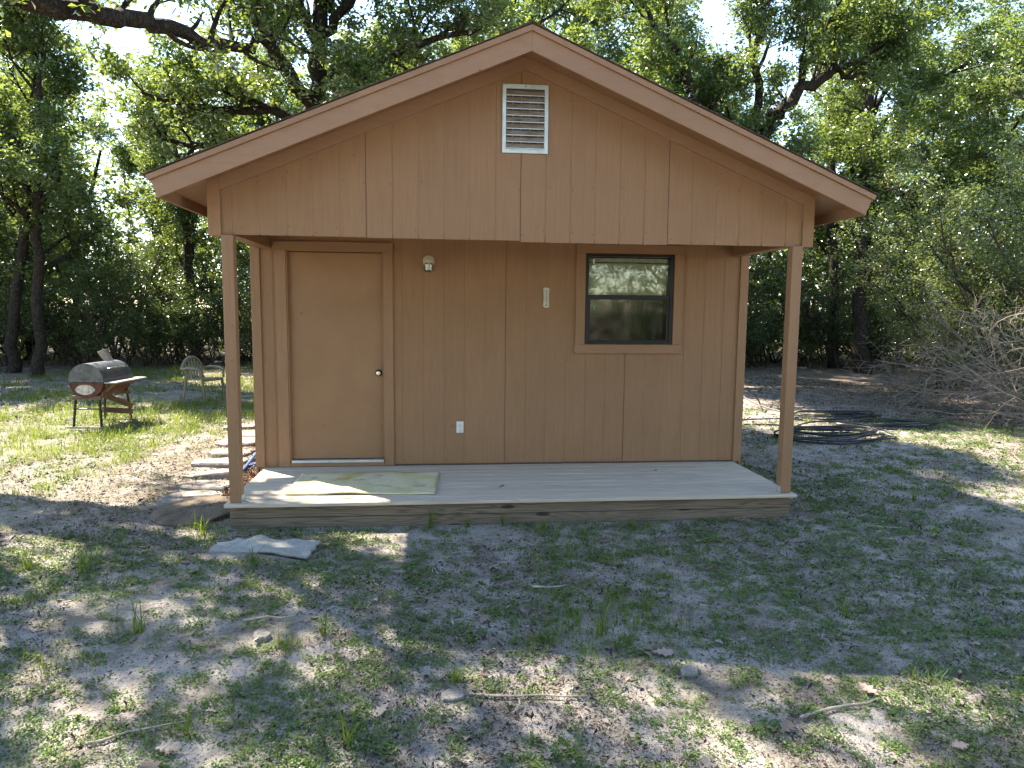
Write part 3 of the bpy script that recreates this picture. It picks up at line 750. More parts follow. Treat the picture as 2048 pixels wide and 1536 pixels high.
# blue tool lying by the wall
tool = empty('blue_tool', (-2.78, 2.0, float(gh(-2.78, 2.)))); tag(tool, 'blue metal-handled yard tool lying along the cabin side', 'tool')
M_BLUE = plain('blue_enamel', (.045, .11, .34), .4, .1)
MB().tube([(.0, -.10, .03), (-.02, .3, .05), (-.10, 1.35, .09)], .016, 8).build('handle', M_BLUE, tool)
MB().box(-.018, .018, -.16, .22, .012, .02).build('blade', M_BLUE, tool, .003)
MB().tube([(.0, .16, .035), (.10, .20, .05), (.20, .20, .06)], .009, 8).build('brace', M_BLUE, tool)
MB().tube([(.0, .22, .04), (.10, .245, .05), (.2, .24, .06)], .009, 8).build('brace', M_BLUE, tool)

# ------------------------------------------------------------------ barrel grill
gx, gy = -5.66, 5.20
grill = empty('barrel_grill', (gx, gy, float(gh(gx, gy))), R(-5)); grill.scale = (.86, .86, .86); tag(grill, 'rusty barrel barbecue grill with grey lid on black legs in the left yard', 'grill')
def metal(name, cols, rough=.6, met=.3, sc=9):
    m = Mat(name, rough, cols[0], met); c = m.coord(); n1 = m.noise(c, sc, 6, .7, .5)
    k = len(cols); m.base(m.ramp(n1, [(.3+.45*i/(k-1), cols[i]) for i in range(k)])); m.normal(m.bump(m.noise(c, 60, 4), .3, .003)); return m.m
M_LIDM = metal('sooty_grey_steel', [(.03, .033, .04), (.055, .06, .068), (.10, .10, .105), (.045, .032, .026)], .4, .3)
M_RUST = metal('rust_red_steel', [(.03, .018, .014), (.085, .028, .016), (.13, .045, .024), (.05, .024, .016)], .8, .1)
M_BLACK = metal('black_pipe', [(.012, .012, .012), (.025, .022, .02), (.05, .035, .025)], .55, .3)
M_SHEET = metal('bare_tin_patch', [(.10, .07, .05), (.34, .32, .29), (.46, .45, .43), (.2, .14, .1)], .4, .4, 14)
M_PLANK = weathered('grill_planks', (.19, .135, .09), (.09, .058, .038), 'x', 9, False)
M_SHELF = weathered('grey_shelf_board', (.36, .35, .34), (.25, .23, .21), 'x', 7, False)
RB, HL, ZC = .285, .46, .80
def half_barrel(a0, a1, r, y0, y1, th=.006, seg=18, capf=True):
    b = MB(); pts = [(math.cos(a0+(a1-a0)*i/seg), math.sin(a0+(a1-a0)*i/seg)) for i in range(seg+1)]
    for i in range(seg):
        (c0, s0), (c1, s1) = pts[i], pts[i+1]
        V = []
        for y in (y0, y1):
            for rr in (r, r-th):
                V += [(c0*rr, y, ZC+s0*rr), (c1*rr, y, ZC+s1*rr)]
        b.add(V, [(0, 1, 5, 4), (2, 6, 7, 3), (0, 2, 3, 1), (4, 5, 7, 6)])
    if capf:
        for y, e in ((y0, .006), (y1, -.006)):
            ps = [(c*(r-.003), ZC+s*(r-.003)) for c, s in pts]
            b.prism(ps, min(y, y+e), max(y, y+e))
    me = b.build('x', None, None, 0, True); 
    return me
def adopt(o, name, mat, parent):
    o.name = name; o.data.name = name; o.data.materials.clear(); o.data.materials.append(mat); o.parent = parent; return o
o = adopt(half_barrel(R(-4), R(184), RB+.006, -HL-.004, HL+.004), 'barrel_lid', M_LIDM, grill); lidg = o
o = adopt(half_barrel(R(186), R(354), RB, -HL, HL), 'firebox', M_RUST, grill); fb = o
MB().tube([(RB*.80, -.20, ZC+.19), (RB*.80+.06, -.20, ZC+.205), (RB*.80+.06, .20, ZC+.205), (RB*.80, .20, ZC+.19)], .011, 8).build('lid_handle', M_STEEL, lidg)
for yy in (-.3, .26): MB().box(RB*.2, RB*.2+.06, yy-.02, yy+.02, ZC+RB*.98+.004, ZC+RB*.98+.012).build('lid_hole_cover', M_BLACK, lidg, .002)
# peeled pale tin patch, lens shaped, on the near end
pl = [(.165*math.cos(a)*(1), -.125+.085*math.sin(a)*abs(math.sin(a))**.25) for a in [2*math.pi*k/22 for k in range(22)]]
MB().prism([(x-.02, ZC+z-.02) for x, z in pl], -HL-.004, -HL-.0012).build('end_patch', M_SHEET, fb)
legs = {'fl': (-.25, -.44), 'fr': (.21, -.44), 'bl': (-.25, .50), 'br': (.21, .50)}
for k, (lx, ly) in legs.items():
    MB().tube([(lx*.82, ly*.9, ZC-.16), (lx, ly, .03)], .021, 10).build('leg', M_BLACK, grill)
MB().tube([(-.225, -.435, .33), (.185, -.435, .33)], .012, 8).build('cross_bar', M_BLACK, grill)
for ly in (-.45, .50): MB().tube([(-.34, ly, .018), (.36, ly, .018)], .017, 8).build('skid', M_SHELF, grill)
MB().box(-.26, .23, -.455, -.42, ZC-.31, ZC-.245).build('cradle_board', M_PLANK, grill, .003)
MB().box(-.26, .23, .42, .455, ZC-.31, ZC-.245).build('cradle_board', M_PLANK, grill, .003)
def plank(name, p0, p1, w, t, mat, parent):
    p0, p1 = Vector(p0), Vector(p1); d = p1-p0; L_ = d.length
    o = MB().box(0, L_, -t/2, t/2, -w/2, w/2).build(name, mat, parent, .003)
    x = d.normalized(); y = Vector((0, 0, 1)).cross(x).normalized(); z = x.cross(y)
    o.matrix_local = Matrix.Translation(p0) @ Matrix((x, y, z)).transposed().to_4x4(); return o
plank('brace_board', (.235, -.42, .58), (.235, .50, .26), .085, .035, M_PLANK, grill)
plank('brace_board', (.235, -.42, .32), (.235, .50, .16), .09, .035, M_PLANK, grill)
plank('shelf_bracket', (.20, -.36, ZC-.22), (.42, -.36, ZC-.05), .05, .03, M_PLANK, grill)
plank('shelf_rail', (.31, -.42, ZC-.075), (.31, .46, ZC-.075), .06, .03, M_PLANK, grill)
sh = MB().box(RB+.012, RB+.21, -.46, .56, ZC-.040, ZC-.018).build('side_shelf', M_SHELF, grill, .003)
MB().prism([(-.055, 0), (.055, 0), (.055, .24), (-.055, .26)], -.055, .055, Matrix.Translation((-.02, .33, ZC+RB-.03)) @ Matrix.Rotation(R(-34), 4, 'Y')).build('chimney', metal('weathered_flue', [(.2, .15, .11), (.3, .24, .18), (.16, .11, .08)], .8, .1), grill, .003)

# ------------------------------------------------------------------ plastic chair
M_CHAIR = plain('grimy_beige_plastic', (.19, .165, .105), .7, 0, .3, 25, .35)
chair = empty('plastic_chair', (-5.12, 8.05, float(gh(-5.1, 8.05))), R(-28)); tag(chair, 'grimy beige plastic armchair standing in the left yard facing right', 'chair')
# faces +x
MB().prism([(-.22, .385), (.20, .40), (.235, .37), (.22, .42), (-.22, .405)], -.22, .22).build('seat', M_CHAIR, chair, .004)
bk = MB()
bow = lambda y: -.245-.0+.05*(1-(y/.25)**2)*-1
topz = lambda y: .80-.22*(abs(y)/.25)**2.6
ysl = np.linspace(-.215, .215, 7)
for y in ysl:
    MB().tube([(-.215, y*.85, .40), (-.255, y*.95, .56), (-.315, y, topz(y)-.02)], [.017, .02, .018], 6).build('back_slat', M_CHAIR, chair)
MB().tube([(-.31+.02*abs(t), .25*t, topz(.25*t)) for t in np.linspace(-1, 1, 15)], .03, 8).build('back_rim', M_CHAIR, chair, smooth=True)
for s in (-1, 1):
    MB().tube([(-.29, s*.25, .585), (-.12, s*.285, .615), (.12, s*.285, .605), (.205, s*.275, .565), (.225, s*.26, .42)], [.02, .026, .026, .024, .02], 8).build('armrest', M_CHAIR, chair, smooth=True)
    MB().tube([(.205, s*.235, .42), (.225, s*.245, .22), (.26, s*.26, .0)], [.028, .024, .02], 7).build('leg', M_CHAIR, chair, smooth=True)
    MB().tube([(-.225, s*.205, .44), (-.255, s*.215, .22), (-.30, s*.225, .0)], [.028, .024, .02], 7).build('leg', M_CHAIR, chair, smooth=True)

# ------------------------------------------------------------------ black hose coils
M_HOSE = plain('black_poly_pipe', (.016, .016, .018), .45, 0, 0, 30, .3, .5)
def hose(name, label, rings, tails, r):
    b = MB(); rr = random.Random(len(label))
    cx, cy_ = rings[0][0], rings[0][1]
    for (x, y, a, bb, rot, z, turns) in rings:
        pts = []
        N = int(26*turns)
        for k in range(N+1):
            t = 2*math.pi*k/26+rot; q = 1+.05*math.sin(3*t+rot)+rr.uniform(-.004, .004)
            px, py = x+a*q*math.cos(t), y+bb*q*math.sin(t)
            pts.append((px, py, float(gh(px, py))+r+z+.03*(.5+.5*math.sin(2*t+rot*2))*(z > .01)))
        b.tube(pts, r, 6)
    for tl in tails:
        P = [Vector(p) for p in tl]; pts = []
        for i in range(len(P)-1):
            p0, p1, p2, p3 = P[max(i-1, 0)], P[i], P[i+1], P[min(i+2, len(P)-1)]
            for k in range(7):
                t = k/7; v = .5*((2*p1)+(-p0+p2)*t+(2*p0-5*p1+4*p2-p3)*t*t+(-p0+3*p1-3*p2+p3)*t**3)
                pts.append((v.x, v.y, float(gh(v.x, v.y))+r+v.z))
        b.tube(pts, r, 6)
    o = b.build(name, M_HOSE, None, smooth=True); tag(o, label, 'hose', 'black hose coils right of the cabin'); return o
hose('hose_coil', 'front coil of black hose on the sand right of the cabin post',
     [(4.85, 3.62, .78, .42, .3, .0, 1.0), (4.9, 3.66, .72, .40, 1.3, .03, 1.1), (4.78, 3.58, .80, .36, 2.2, .05, 1.0), (4.95, 3.7, .62, .36, .9, .07, 1.0), (4.88, 3.6, .86, .46, 2.8, .02, .95), (4.82, 3.64, .68, .33, .2, .09, 1.0)],
     [[(4.4, 3.9, .05), (4.9, 4.25, .14), (5.5, 4.0, .12), (5.8, 3.7, .03), (5.4, 3.4, .0)], [(5.3, 4.1, .02), (5.9, 4.3, .03), (6.5, 4.25, .02), (6.75, 4.1, .0), (6.5, 3.95, .0), (5.9, 4.0, .02)]], .013)
hose('hose_coil', 'rear coil of black hose with loose loops behind the front coil',
     [(6.0, 5.5, .80, .42, .2, .0, 1.0), (6.05, 5.52, .72, .40, 1.5, .03, 1.0), (5.95, 5.45, .82, .36, 2.6, .05, 1.0), (6.05, 5.5, .66, .34, .8, .07, 1.0), (6.35, 4.55, .85, .30, .5, .02, 1.0), (6.5, 4.5, .7, .28, 2.0, .04, 1.0)],
     [[(5.4, 5.8, .05), (5.1, 6.4, .12), (4.9, 7.0, .3), (4.75, 7.4, .5)], [(5.0, 6.7, .35), (5.3, 6.9, .2), (5.1, 6.2, .0)], [(5.3, 5.2, .03), (4.5, 5.4, .02), (3.7, 5.6, .01), (3.55, 5.35, .01), (4.0, 4.9, .01), (4.8, 4.6, .02), (5.4, 4.4, .02)]], .013)

# ------------------------------------------------------------------ trees
def norm(v): return v/np.maximum(np.linalg.norm(v, axis=-1, keepdims=True), 1e-9)
class Tubes:
    def __init__(s): s.V = []; s.F = []; s.n = 0
    def add(s, P, r, sides):
        P = np.asarray(P, float); n = len(P); r = np.asarray(r, float)
        T = norm(np.gradient(P, axis=0)); ref = np.empty_like(P)
        c = np.cross(T[0], (.31, .87, .39) if abs(T[0][1]) < .7 else (.9, .1, .2)); c = c/np.linalg.norm(c)
        for k in range(n):
            c = c-T[k]*np.dot(c, T[k]); c = c/max(np.linalg.norm(c), 1e-6); ref[k] = c
        w = np.cross(T, ref)
        a = np.arange(sides)*2*math.pi/sides
        ring = P[:, None, :]+r[:, None, None]*(np.cos(a)[None, :, None]*ref[:, None, :]+np.sin(a)[None, :, None]*w[:, None, :])
        s.V.append(ring.reshape(-1, 3))
        i = np.arange(n*sides).reshape(n, sides)+s.n; j = np.roll(i, -1, axis=1)
        s.F.append(np.stack([i[:-1].ravel(), j[:-1].ravel(), j[1:].ravel(), i[1:].ravel()], 1)); s.n += n*sides
    def mesh(s, name): return mesh_np(name, np.concatenate(s.V), np.concatenate(s.F), True)
def leaves_mesh(name, C, size, g, aspect=.55, droop=-.25, upbias=.8, tint=None, cup=.12):
    n = len(C)
    az = g.uniform(0, 2*math.pi, n); el = g.normal(droop, .5, n)
    d = np.stack([np.cos(az)*np.cos(el), np.sin(az)*np.cos(el), np.sin(el)], 1)
    up = g.normal(0, .55, (n, 3)); up[:, 2] += upbias
    s = norm(np.cross(d, up)); nn = np.cross(s, d)
    L = size*g.lognormal(0, .22, n); L = L[:, None]; W = L*aspect*.5
    V = np.empty((n, 4, 3))
    V[:, 0] = C; V[:, 1] = C+d*L*.58+s*W+nn*L*cup; V[:, 2] = C+d*L; V[:, 3] = C+d*L*.58-s*W+nn*L*cup
    F = np.arange(n*4).reshape(n, 4)
    if tint is None: tint = np.clip(g.beta(2.2, 2.8, n), 0, 1)
    return mesh_np(name, V.reshape(-1, 3), F, False, tint)
def poly_sample(P, r, t):
    seg = np.linalg.norm(np.diff(P, axis=0), axis=1); c = np.concatenate([[0], np.cumsum(seg)]); L = c[-1]
    x = t*L; k = min(np.searchsorted(c, x, side='right')-1, len(seg)-1); f = (x-c[k])/max(seg[k], 1e-9)
    return P[k]*(1-f)+P[k+1]*f, norm(P[k+1]-P[k]), r[k]*(1-f)+r[k+1]*f
def smooth_poly(P, g, wig=.06, n=4):
    """subdivide a hand-set limb and make it crooked"""
    P = np.asarray(P, float); out = []
    for i in range(len(P)-1):
        p0, p1, p2, p3 = P[max(i-1, 0)], P[i], P[i+1], P[min(i+2, len(P)-1)]
        for k in range(n):
            t = k/n; v = .5*((2*p1)+(-p0+p2)*t+(2*p0-5*p1+4*p2-p3)*t*t+(-p0+3*p1-3*p2+p3)*t**3); out.append(v)
    out.append(P[-1]); out = np.array(out)
    out[1:-1, :3] += g.normal(0, wig, (len(out)-2, 3))*np.minimum(1, out[1:-1, 3:4]*9+.3)
    return out
def branch(p, d, L, r0, r1, g, n=6, wig=.16, up=.08):
    P = [np.array(p, float)]; d = norm(np.array(d, float))
    for i in range(n-1):
        d = norm(d+g.normal(0, wig, 3)+np.array([0, 0, up])); P.append(P[-1]+d*L/(n-1))
    t = np.linspace(0, 1, n); return np.array(P), r0*(1-t)+r1*t
def perp_dir(tan, g, out=.9, along=.55, up=.2):
    v = g.normal(0, 1, 3); v = v-tan*np.dot(v, tan); v = norm(v)
    return norm(tan*along+v*out+np.array([0, 0, up]))
def grow_crown(limbs, g, tubes, d2=2.6, l2=(.8, 2.0), d3=4.2, l3=(.35, .9), t0=.25, per=3, sig=.15, leaves=26, keep=None, up2=.15, bare=0):
    C = []; CT = []
    for P, r in limbs:
        L = np.linalg.norm(np.diff(P, axis=0), axis=1).sum()
        n2 = max(2, int(L*d2))
        for i in range(n2):
            t = t0+(1-t0)*(i+g.uniform(0, 1))/n2
            p, tan, rr = poly_sample(P, r, min(t, .999))
            q, qr = branch(p, perp_dir(tan, g, up=up2), g.uniform(*l2)*(1.15-.5*t), max(min(rr*.6, .05), .012), .006, g, 6, .2)
            if keep is not None and not keep(q[-1]): continue
            tubes.add(q, qr, 5)
            L2 = np.linalg.norm(np.diff(q, axis=0), axis=1).sum(); n3 = max(2, int(L2*d3))
            dead = g.random() < bare
            for j in range(n3):
                tt = .2+.8*(j+g.uniform(0, 1))/n3
                p3, tan3, r3 = poly_sample(q, qr, min(tt, .999))
                s, sr = branch(p3, perp_dir(tan3, g, .8, .7, .1), g.uniform(*l3), max(r3*.5, .005), .0025, g, 4, .22, .04)
                tubes.add(s, sr, 3)
                if dead: continue
                lum = g.normal(0, .12)
                for k in range(per):
                    c, _, _ = poly_sample(s, sr, .35+.65*(k+.5)/per)
                    m = max(3, int(g.normal(leaves, leaves*.3)))
                    C.append(c+g.normal(0, sig, (m, 3))*np.array([1, 1, .75])); CT.append(np.clip(g.beta(2.2, 2.8, m)+lum, 0, 1))
    return (np.concatenate(C), np.concatenate(CT)) if C else (np.zeros((0, 3)), np.zeros(0))
def auto_limbs(g, H, nl, spread, trunk, rise=(.25, .95), start=.32):
    P, r = trunk; out = []
    ga = g.uniform(0, 6.28)
    for i in range(nl):
        f = start+(1-start)*(i+g.uniform(.1, .9))/nl
        p, tan, rr = poly_sample(P, r, min(f, .98))
        az = ga+i*2.4+g.normal(0, .3); e = g.uniform(*rise)+.35*f
        d = np.array([math.cos(az)*math.cos(e), math.sin(az)*math.cos(e), math.sin(e)])
        L = spread*g.uniform(.7, 1.1)*(1.15-.55*f)
        out.append(branch(p, d, L, max(rr*.62, .03), .014, g, 9, .17, .02))
    return out
def make_tree(name, seed, trunk_pts, limbs=(), nauto=7, spread=3.0, label=None, group=None, mat=None, barkm=None, leaf=.105, cat='tree', keep=None, autostart=.4, **kw):
    g = np.random.default_rng(seed); tb = Tubes()
    tp = smooth_poly(trunk_pts, g, .05, 5); tr = (tp[:, :3], tp[:, 3])
    base_flare = np.exp(-np.arange(len(tp))*1.2)*.35+1
    tb.add(tr[0], tr[1]*base_flare, 10)
    LL = []
    for lp in limbs:
        q = smooth_poly(lp, g, .05, 5); LL.append((q[:, :3], q[:, 3])); tb.add(q[:, :3], q[:, 3], 8)
    H = tp[-1][2]
    for P, r in auto_limbs(g, H, nauto, spread, tr, start=autostart):
        LL.append((P, r)); tb.add(P, r, 6)
    top = int(len(tp)*.72); LL.append((tr[0][top:], tr[1][top:]))
    C, T = grow_crown(LL, g, tb, keep=keep, **kw)
    root = empty(name, tuple(float(x) for x in tp[0][:3]))
    off = np.array(root.location)
    V = [v-off for v in tb.V]; tb.V = V
    link('trunk', tb.mesh('trunk'), barkm or M_BARK, root)
    link('crown', leaves_mesh('crown', C-off, leaf, g, tint=T), mat or M_OAK, root)
    root['_n'] = len(C)
    if label: tag(root, label, cat, group)
    return root
def copy_tree(root, loc, rz, s, label, group=None):
    r = root.copy(); COL.objects.link(r); r.location = loc; r.rotation_euler = (0, 0, rz); r.scale = (s, s, s)
    if 'group' in r: del r['group']
    tag(r, label, r.get('category'), group)
    for ch in root.children:
        c = ch.copy(); COL.objects.link(c); c.parent = r
    return r
Gz = lambda x, y: float(gh(x, y))-.05
WOODS = 'trees at the edge of the clearing'

# A: big oak behind the cabin, left of the ridge
make_tree('oak_tree', 11, [(-2.9, 9.2, -.05, .27), (-3.0, 9.1, 2.5, .23), (-3.1, 9.0, 5.0, .20), (-3.05, 9.0, 6.2, .17), (-3.0, 9.0, 7.6, .14), (-2.7, 9.2, 9.2, .08), (-2.5, 9.3, 10.6, .03)],
          [[(-3.1, 9.0, 5.5, .15), (-3.45, 8.4, 6.1, .13), (-3.85, 7.6, 6.7, .11), (-4.3, 6.6, 7.4, .08), (-4.6, 5.4, 8.0, .03)],
           [(-3.1, 9.0, 5.3, .12), (-4.0, 8.7, 5.5, .09), (-5.0, 8.3, 5.45, .07), (-6.0, 8.0, 5.6, .03)],
           [(-3.05, 9.0, 4.6, .11), (-4.2, 9.2, 4.9, .08), (-5.4, 9.0, 4.9, .06), (-6.4, 8.8, 5.1, .025)],
           [(-3.0, 9.0, 6.9, .11), (-2.4, 8.6, 7.6, .09), (-1.6, 8.0, 8.2, .06), (-.6, 7.4, 8.5, .025)],
           [(-3.0, 9.0, 6.4, .10), (-2.0, 8.6, 6.5, .08), (-.9, 8.0, 6.7, .06), (.3, 7.5, 6.9, .025)],
           [(-2.8, 9.1, 7.6, .09), (-3.2, 7.8, 8.8, .07), (-3.4, 6.2, 9.6, .04), (-3.4, 4.6, 10.0, .02)],
           [(-3.0, 9.0, 5.8, .08), (-2.2, 9.4, 6.1, .06), (-1.2, 9.6, 6.3, .025)]],
          nauto=6, spread=2.8, label='big crooked oak rising behind the cabin left of the roof ridge', group=None, leaf=.088, d2=2.9, leaves=58, sig=.13, per=3)
# G: oak out of frame on the left whose heavy limb reaches in at the top
make_tree('oak_tree', 12, [(-8.9, 4.6, -.05, .30), (-8.8, 4.5, 2.2, .26), (-8.6, 4.3, 4.4, .23), (-8.7, 4.5, 6.2, .17), (-8.9, 4.8, 8.6, .08), (-8.9, 5.0, 9.8, .03)],
          [[(-8.6, 4.3, 4.3, .18), (-7.6, 3.9, 4.95, .155), (-6.6, 3.75, 5.40, .14), (-5.75, 3.95, 5.52, .128), (-5.08, 4.4, 5.56, .118), (-4.55, 5.0, 5.66, .105), (-4.1, 5.9, 5.80, .09), (-3.7, 6.7, 6.0, .07), (-3.2, 7.2, 6.5, .03)],
           [(-6.4, 3.75, 5.4, .09), (-6.2, 3.0, 6.4, .07), (-5.8, 2.2, 7.3, .05), (-5.2, 1.4, 7.9, .02)],
           [(-8.6, 4.4, 5.4, .12), (-8.0, 3.2, 6.3, .09), (-7.4, 1.8, 6.9, .06), (-6.9, .6, 7.2, .02)],
           [(-8.7, 4.5, 6.1, .10), (-7.2, 4.4, 7.2, .08), (-6.0, 3.8, 8.2, .05), (-5.0, 3.0, 8.8, .02)],
           [(-5.2, 4.3, 5.6, .06), (-5.0, 3.8, 6.4, .045), (-4.5, 3.2, 7.0, .02)],
           [(-8.7, 4.6, 6.9, .10), (-6.8, 4.0, 8.2, .08), (-4.9, 3.2, 8.9, .06), (-3.2, 2.4, 9.2, .045), (-1.9, 1.7, 9.3, .02)],  # this limb and its fork: unseen above the view, added to dapple the foreground
           [(-5.9, 3.7, 8.5, .05), (-5.2, 2.4, 8.9, .035), (-4.4, 1.2, 9.0, .02)]],
          nauto=4, spread=2.6, label='oak at the far left whose heavy dark limb crosses the top left corner', group=None, leaf=.095, d2=2.6, leaves=22, sig=.12, per=2, autostart=.55,
          keep=lambda q: not (q[2] < 4.95+.10*(q[1]-3) and q[0] > -7.6))
# B: oak behind the cabin on the right, long limb rising to the right
make_tree('oak_tree', 13, [(5.0, 10.6, -.05, .26), (5.2, 10.5, 2.2, .22), (5.7, 10.2, 4.2, .19), (6.1, 10.0, 5.1, .17)],
          [[(6.1, 10.0, 5.0, .165), (6.55, 10.0, 5.75, .15), (7.05, 10.0, 6.38, .135), (7.7, 10.0, 6.92, .12), (8.6, 10.0, 7.42, .10), (9.5, 10.0, 8.0, .07), (10.3, 10.0, 8.8, .03)],
           [(5.8, 10.1, 4.6, .12), (5.0, 9.6, 6.0, .10), (4.2, 9.2, 7.2, .07), (3.2, 9.0, 8.2, .03)],
           [(5.5, 10.3, 3.8, .11), (4.2, 10.0, 5.0, .09), (2.8, 9.6, 5.9, .07), (1.5, 9.4, 6.4, .03)],
           [(6.4, 10.0, 5.6, .10), (6.2, 9.5, 7.0, .08), (5.8, 9.0, 8.4, .05), (5.6, 8.6, 9.4, .02)],
           [(7.4, 10.0, 6.7, .07), (7.6, 9.6, 7.6, .05), (7.9, 9.2, 8.5, .025)],
           [(5.4, 10.4, 3.4, .09), (4.6, 9.8, 4.2, .07), (3.6, 9.2, 4.8, .05), (2.6, 8.8, 5.2, .02)],
           [(8.2, 10.0, 7.25, .06), (9.0, 10.0, 7.2, .045), (9.8, 10.2, 7.4, .02)]],
          nauto=6, spread=2.8, label='dark oak behind the cabin with a long limb rising to the right', leaf=.088, d2=2.9, leaves=58, sig=.13, per=3, autostart=.4)
# C, D: slender trunks right of the cabin
make_tree('oak_tree', 14, [(11.9, 14.0, 0, .21), (11.75, 14.0, 2.6, .185), (11.6, 14.0, 5.06, .165), (11.62, 14.0, 7.0, .14), (11.65, 14.0, 8.9, .09), (11.8, 14.0, 10.4, .03)],
          [[(11.65, 14.0, 6.6, .10), (12.5, 14.0, 7.8, .085), (13.4, 13.9, 8.4, .07), (14.5, 13.8, 8.95, .03)],
           [(11.62, 14, 5.9, .06), (12.4, 13.6, 5.4, .05), (13.2, 13.3, 5.1, .02)]],
          nauto=7, spread=2.6, label='dark slender oak trunk past the right roof end, one limb rising right', leaf=.095, autostart=.35, d2=2.8, leaves=50, sig=.13, per=3)
def slim(seed, x, y, H, r, label, lean=(0, 0), nauto=6, spread=1.9, start=.45, **kw):
    return make_tree('oak_tree', seed, [(x, y, Gz(x, y), r), (x+lean[0]*.3, y+lean[1]*.3, H*.3, r*.88), (x+lean[0]*.6, y+lean[1]*.6, H*.6, r*.72), (x+lean[0]*.85, y+lean[1]*.85, H*.85, r*.45), (x+lean[0], y+lean[1], H, .02)],
                     (), nauto=nauto, spread=spread, label=label, autostart=start, **kw)
slim(15, 12.2, 16.0, 9.4, .15, 'thin tree trunk left of the dark slender oak, right of the cabin', (-.7, 0), 5, 1.5, .4, d2=2.2, leaves=18)
slim(16, -10.75, 13.0, 8.3, .135, 'straight slender oak trunk behind the barrel grill on the left', (.5, 0), 9, 2.5, .3, d2=2.8, leaves=50, leaf=.095, sig=.13, per=3)
slim(17, -11.9, 14.0, 7.8, .14, 'leaning dark oak trunk at the left edge of the yard', (1.0, 0), 8, 2.4, .35, d2=2.8, leaves=50, leaf=.095, sig=.13, per=3)
slim(18, 13.4, 11.4, 7.6, .13, 'leaning dark trunk among leaves at the right edge of the clearing', (1.4, .4), 7, 2.2, .35, d2=2.8, leaves=50, leaf=.095, sig=.13, per=3)

# three woodland trees, copied round the clearing
protos = []
for i, (sd, H, na, sp) in enumerate([(21, 9.2, 10, 3.0), (22, 8.4, 9, 2.9), (23, 9.8, 11, 3.1)]):
    g = np.random.default_rng(sd)
    protos.append(make_tree('woodland_tree', sd, [(0, 0, 0, .19), (g.normal(0, .2), g.normal(0, .2), H*.3, .165), (g.normal(0, .35), g.normal(0, .35), H*.6, .13), (g.normal(0, .4), g.normal(0, .4), H*.85, .07), (g.normal(0, .4), g.normal(0, .4), H, .02)],
                            (), nauto=na, spread=sp, label='x', autostart=.2, d2=2.7, leaves=48, leaf=.1, sig=.135, per=3))
spots = [(-15.5, 15.5, 0, 1.0), (-13.6, 18.0, 1, .86), (-8.3, 17.2, 2, .80), (-5.6, 18.6, 0, .95), (-2.4, 17.8, 1, 1.02), (.9, 19.0, 2, .95), (4.0, 17.6, 0, 1.2), (7.0, 18.6, 1, 1.2), (9.6, 19.4, 2, .9),
         (14.6, 17.6, 1, 1.2), (16.6, 14.0, 2, .95), (18.6, 18.5, 0, 1.2), (2.2, 14.2, 2, 1.18), (-19.5, 20.5, 2, 1.1), (-16.5, 23.5, 1, 1.1), (-11.5, 22.5, 0, .9), (-7.2, 23.5, 1, 1.1), (-2.8, 24.2, 0, 1.12), (2.2, 24.0, 1, 1.1), (6.6, 25, 2, 1.05), (11.4, 24.0, 0, 1.0), (16.4, 23.4, 1, 1.05), (22, 22.5, 2, 1.05)]
wl = ['leafy woodland tree beyond the grill at the left edge', 'tree behind the leaning trunk on the left', 'broad tree beyond the plastic chair', 'tree behind the left eave of the cabin', 'tree hidden mostly behind the roof left of the ridge', 'tree behind the roof ridge', 'tree behind the roof right of the ridge', 'tree behind the right roof slope', 'tree beyond the right roof end, left of the thin trunk',
      'tree just right of the dark slender oak', 'tree above the dead brush on the right', 'tree at the far right edge of the clearing', 'tall tree showing just right of the roof peak']
for i, (x, y, k, s) in enumerate(spots):
    lb = wl[i] if i < len(wl) else 'farther woodland tree seen between nearer trunks'
    gp = WOODS if i < len(wl) else 'farther woodland trees'
    loc = (x, y, Gz(x, y))
    if k < len(protos) and not protos[k].get('used'):
        r = protos[k]; r['used'] = 1; r.location = loc; r.rotation_euler = (0, 0, i*1.9); r.scale = (s, s, s); tag(r, lb, 'tree', gp)
    else:
        r = copy_tree(protos[k], loc, i*1.9, s, lb, gp)
# trees that stand behind the viewer and show in the window glass
for i, (x, y, k, s) in enumerate([(-9.5, -17, 1, .95), (-6.5, -18, 0, .95), (-3.4, -16.5, 2, .95), (-.6, -18.5, 1, 1.05), (2.0, -16.5, 0, .9), (4.6, -18, 2, .95), (7.2, -16.4, 1, .9), (9.6, -18.5, 0, 1.0), (12.5, -17, 2, 1.0)]):
    copy_tree(protos[k], (x, y, Gz(x, y)), 2+i*2.3, s, 'tree mirrored as green in the upper window pane', 'trees mirrored in the window')
for r in list(bpy.data.objects):
    for key in ('_n', 'used'):
        if key in r: del r[key]

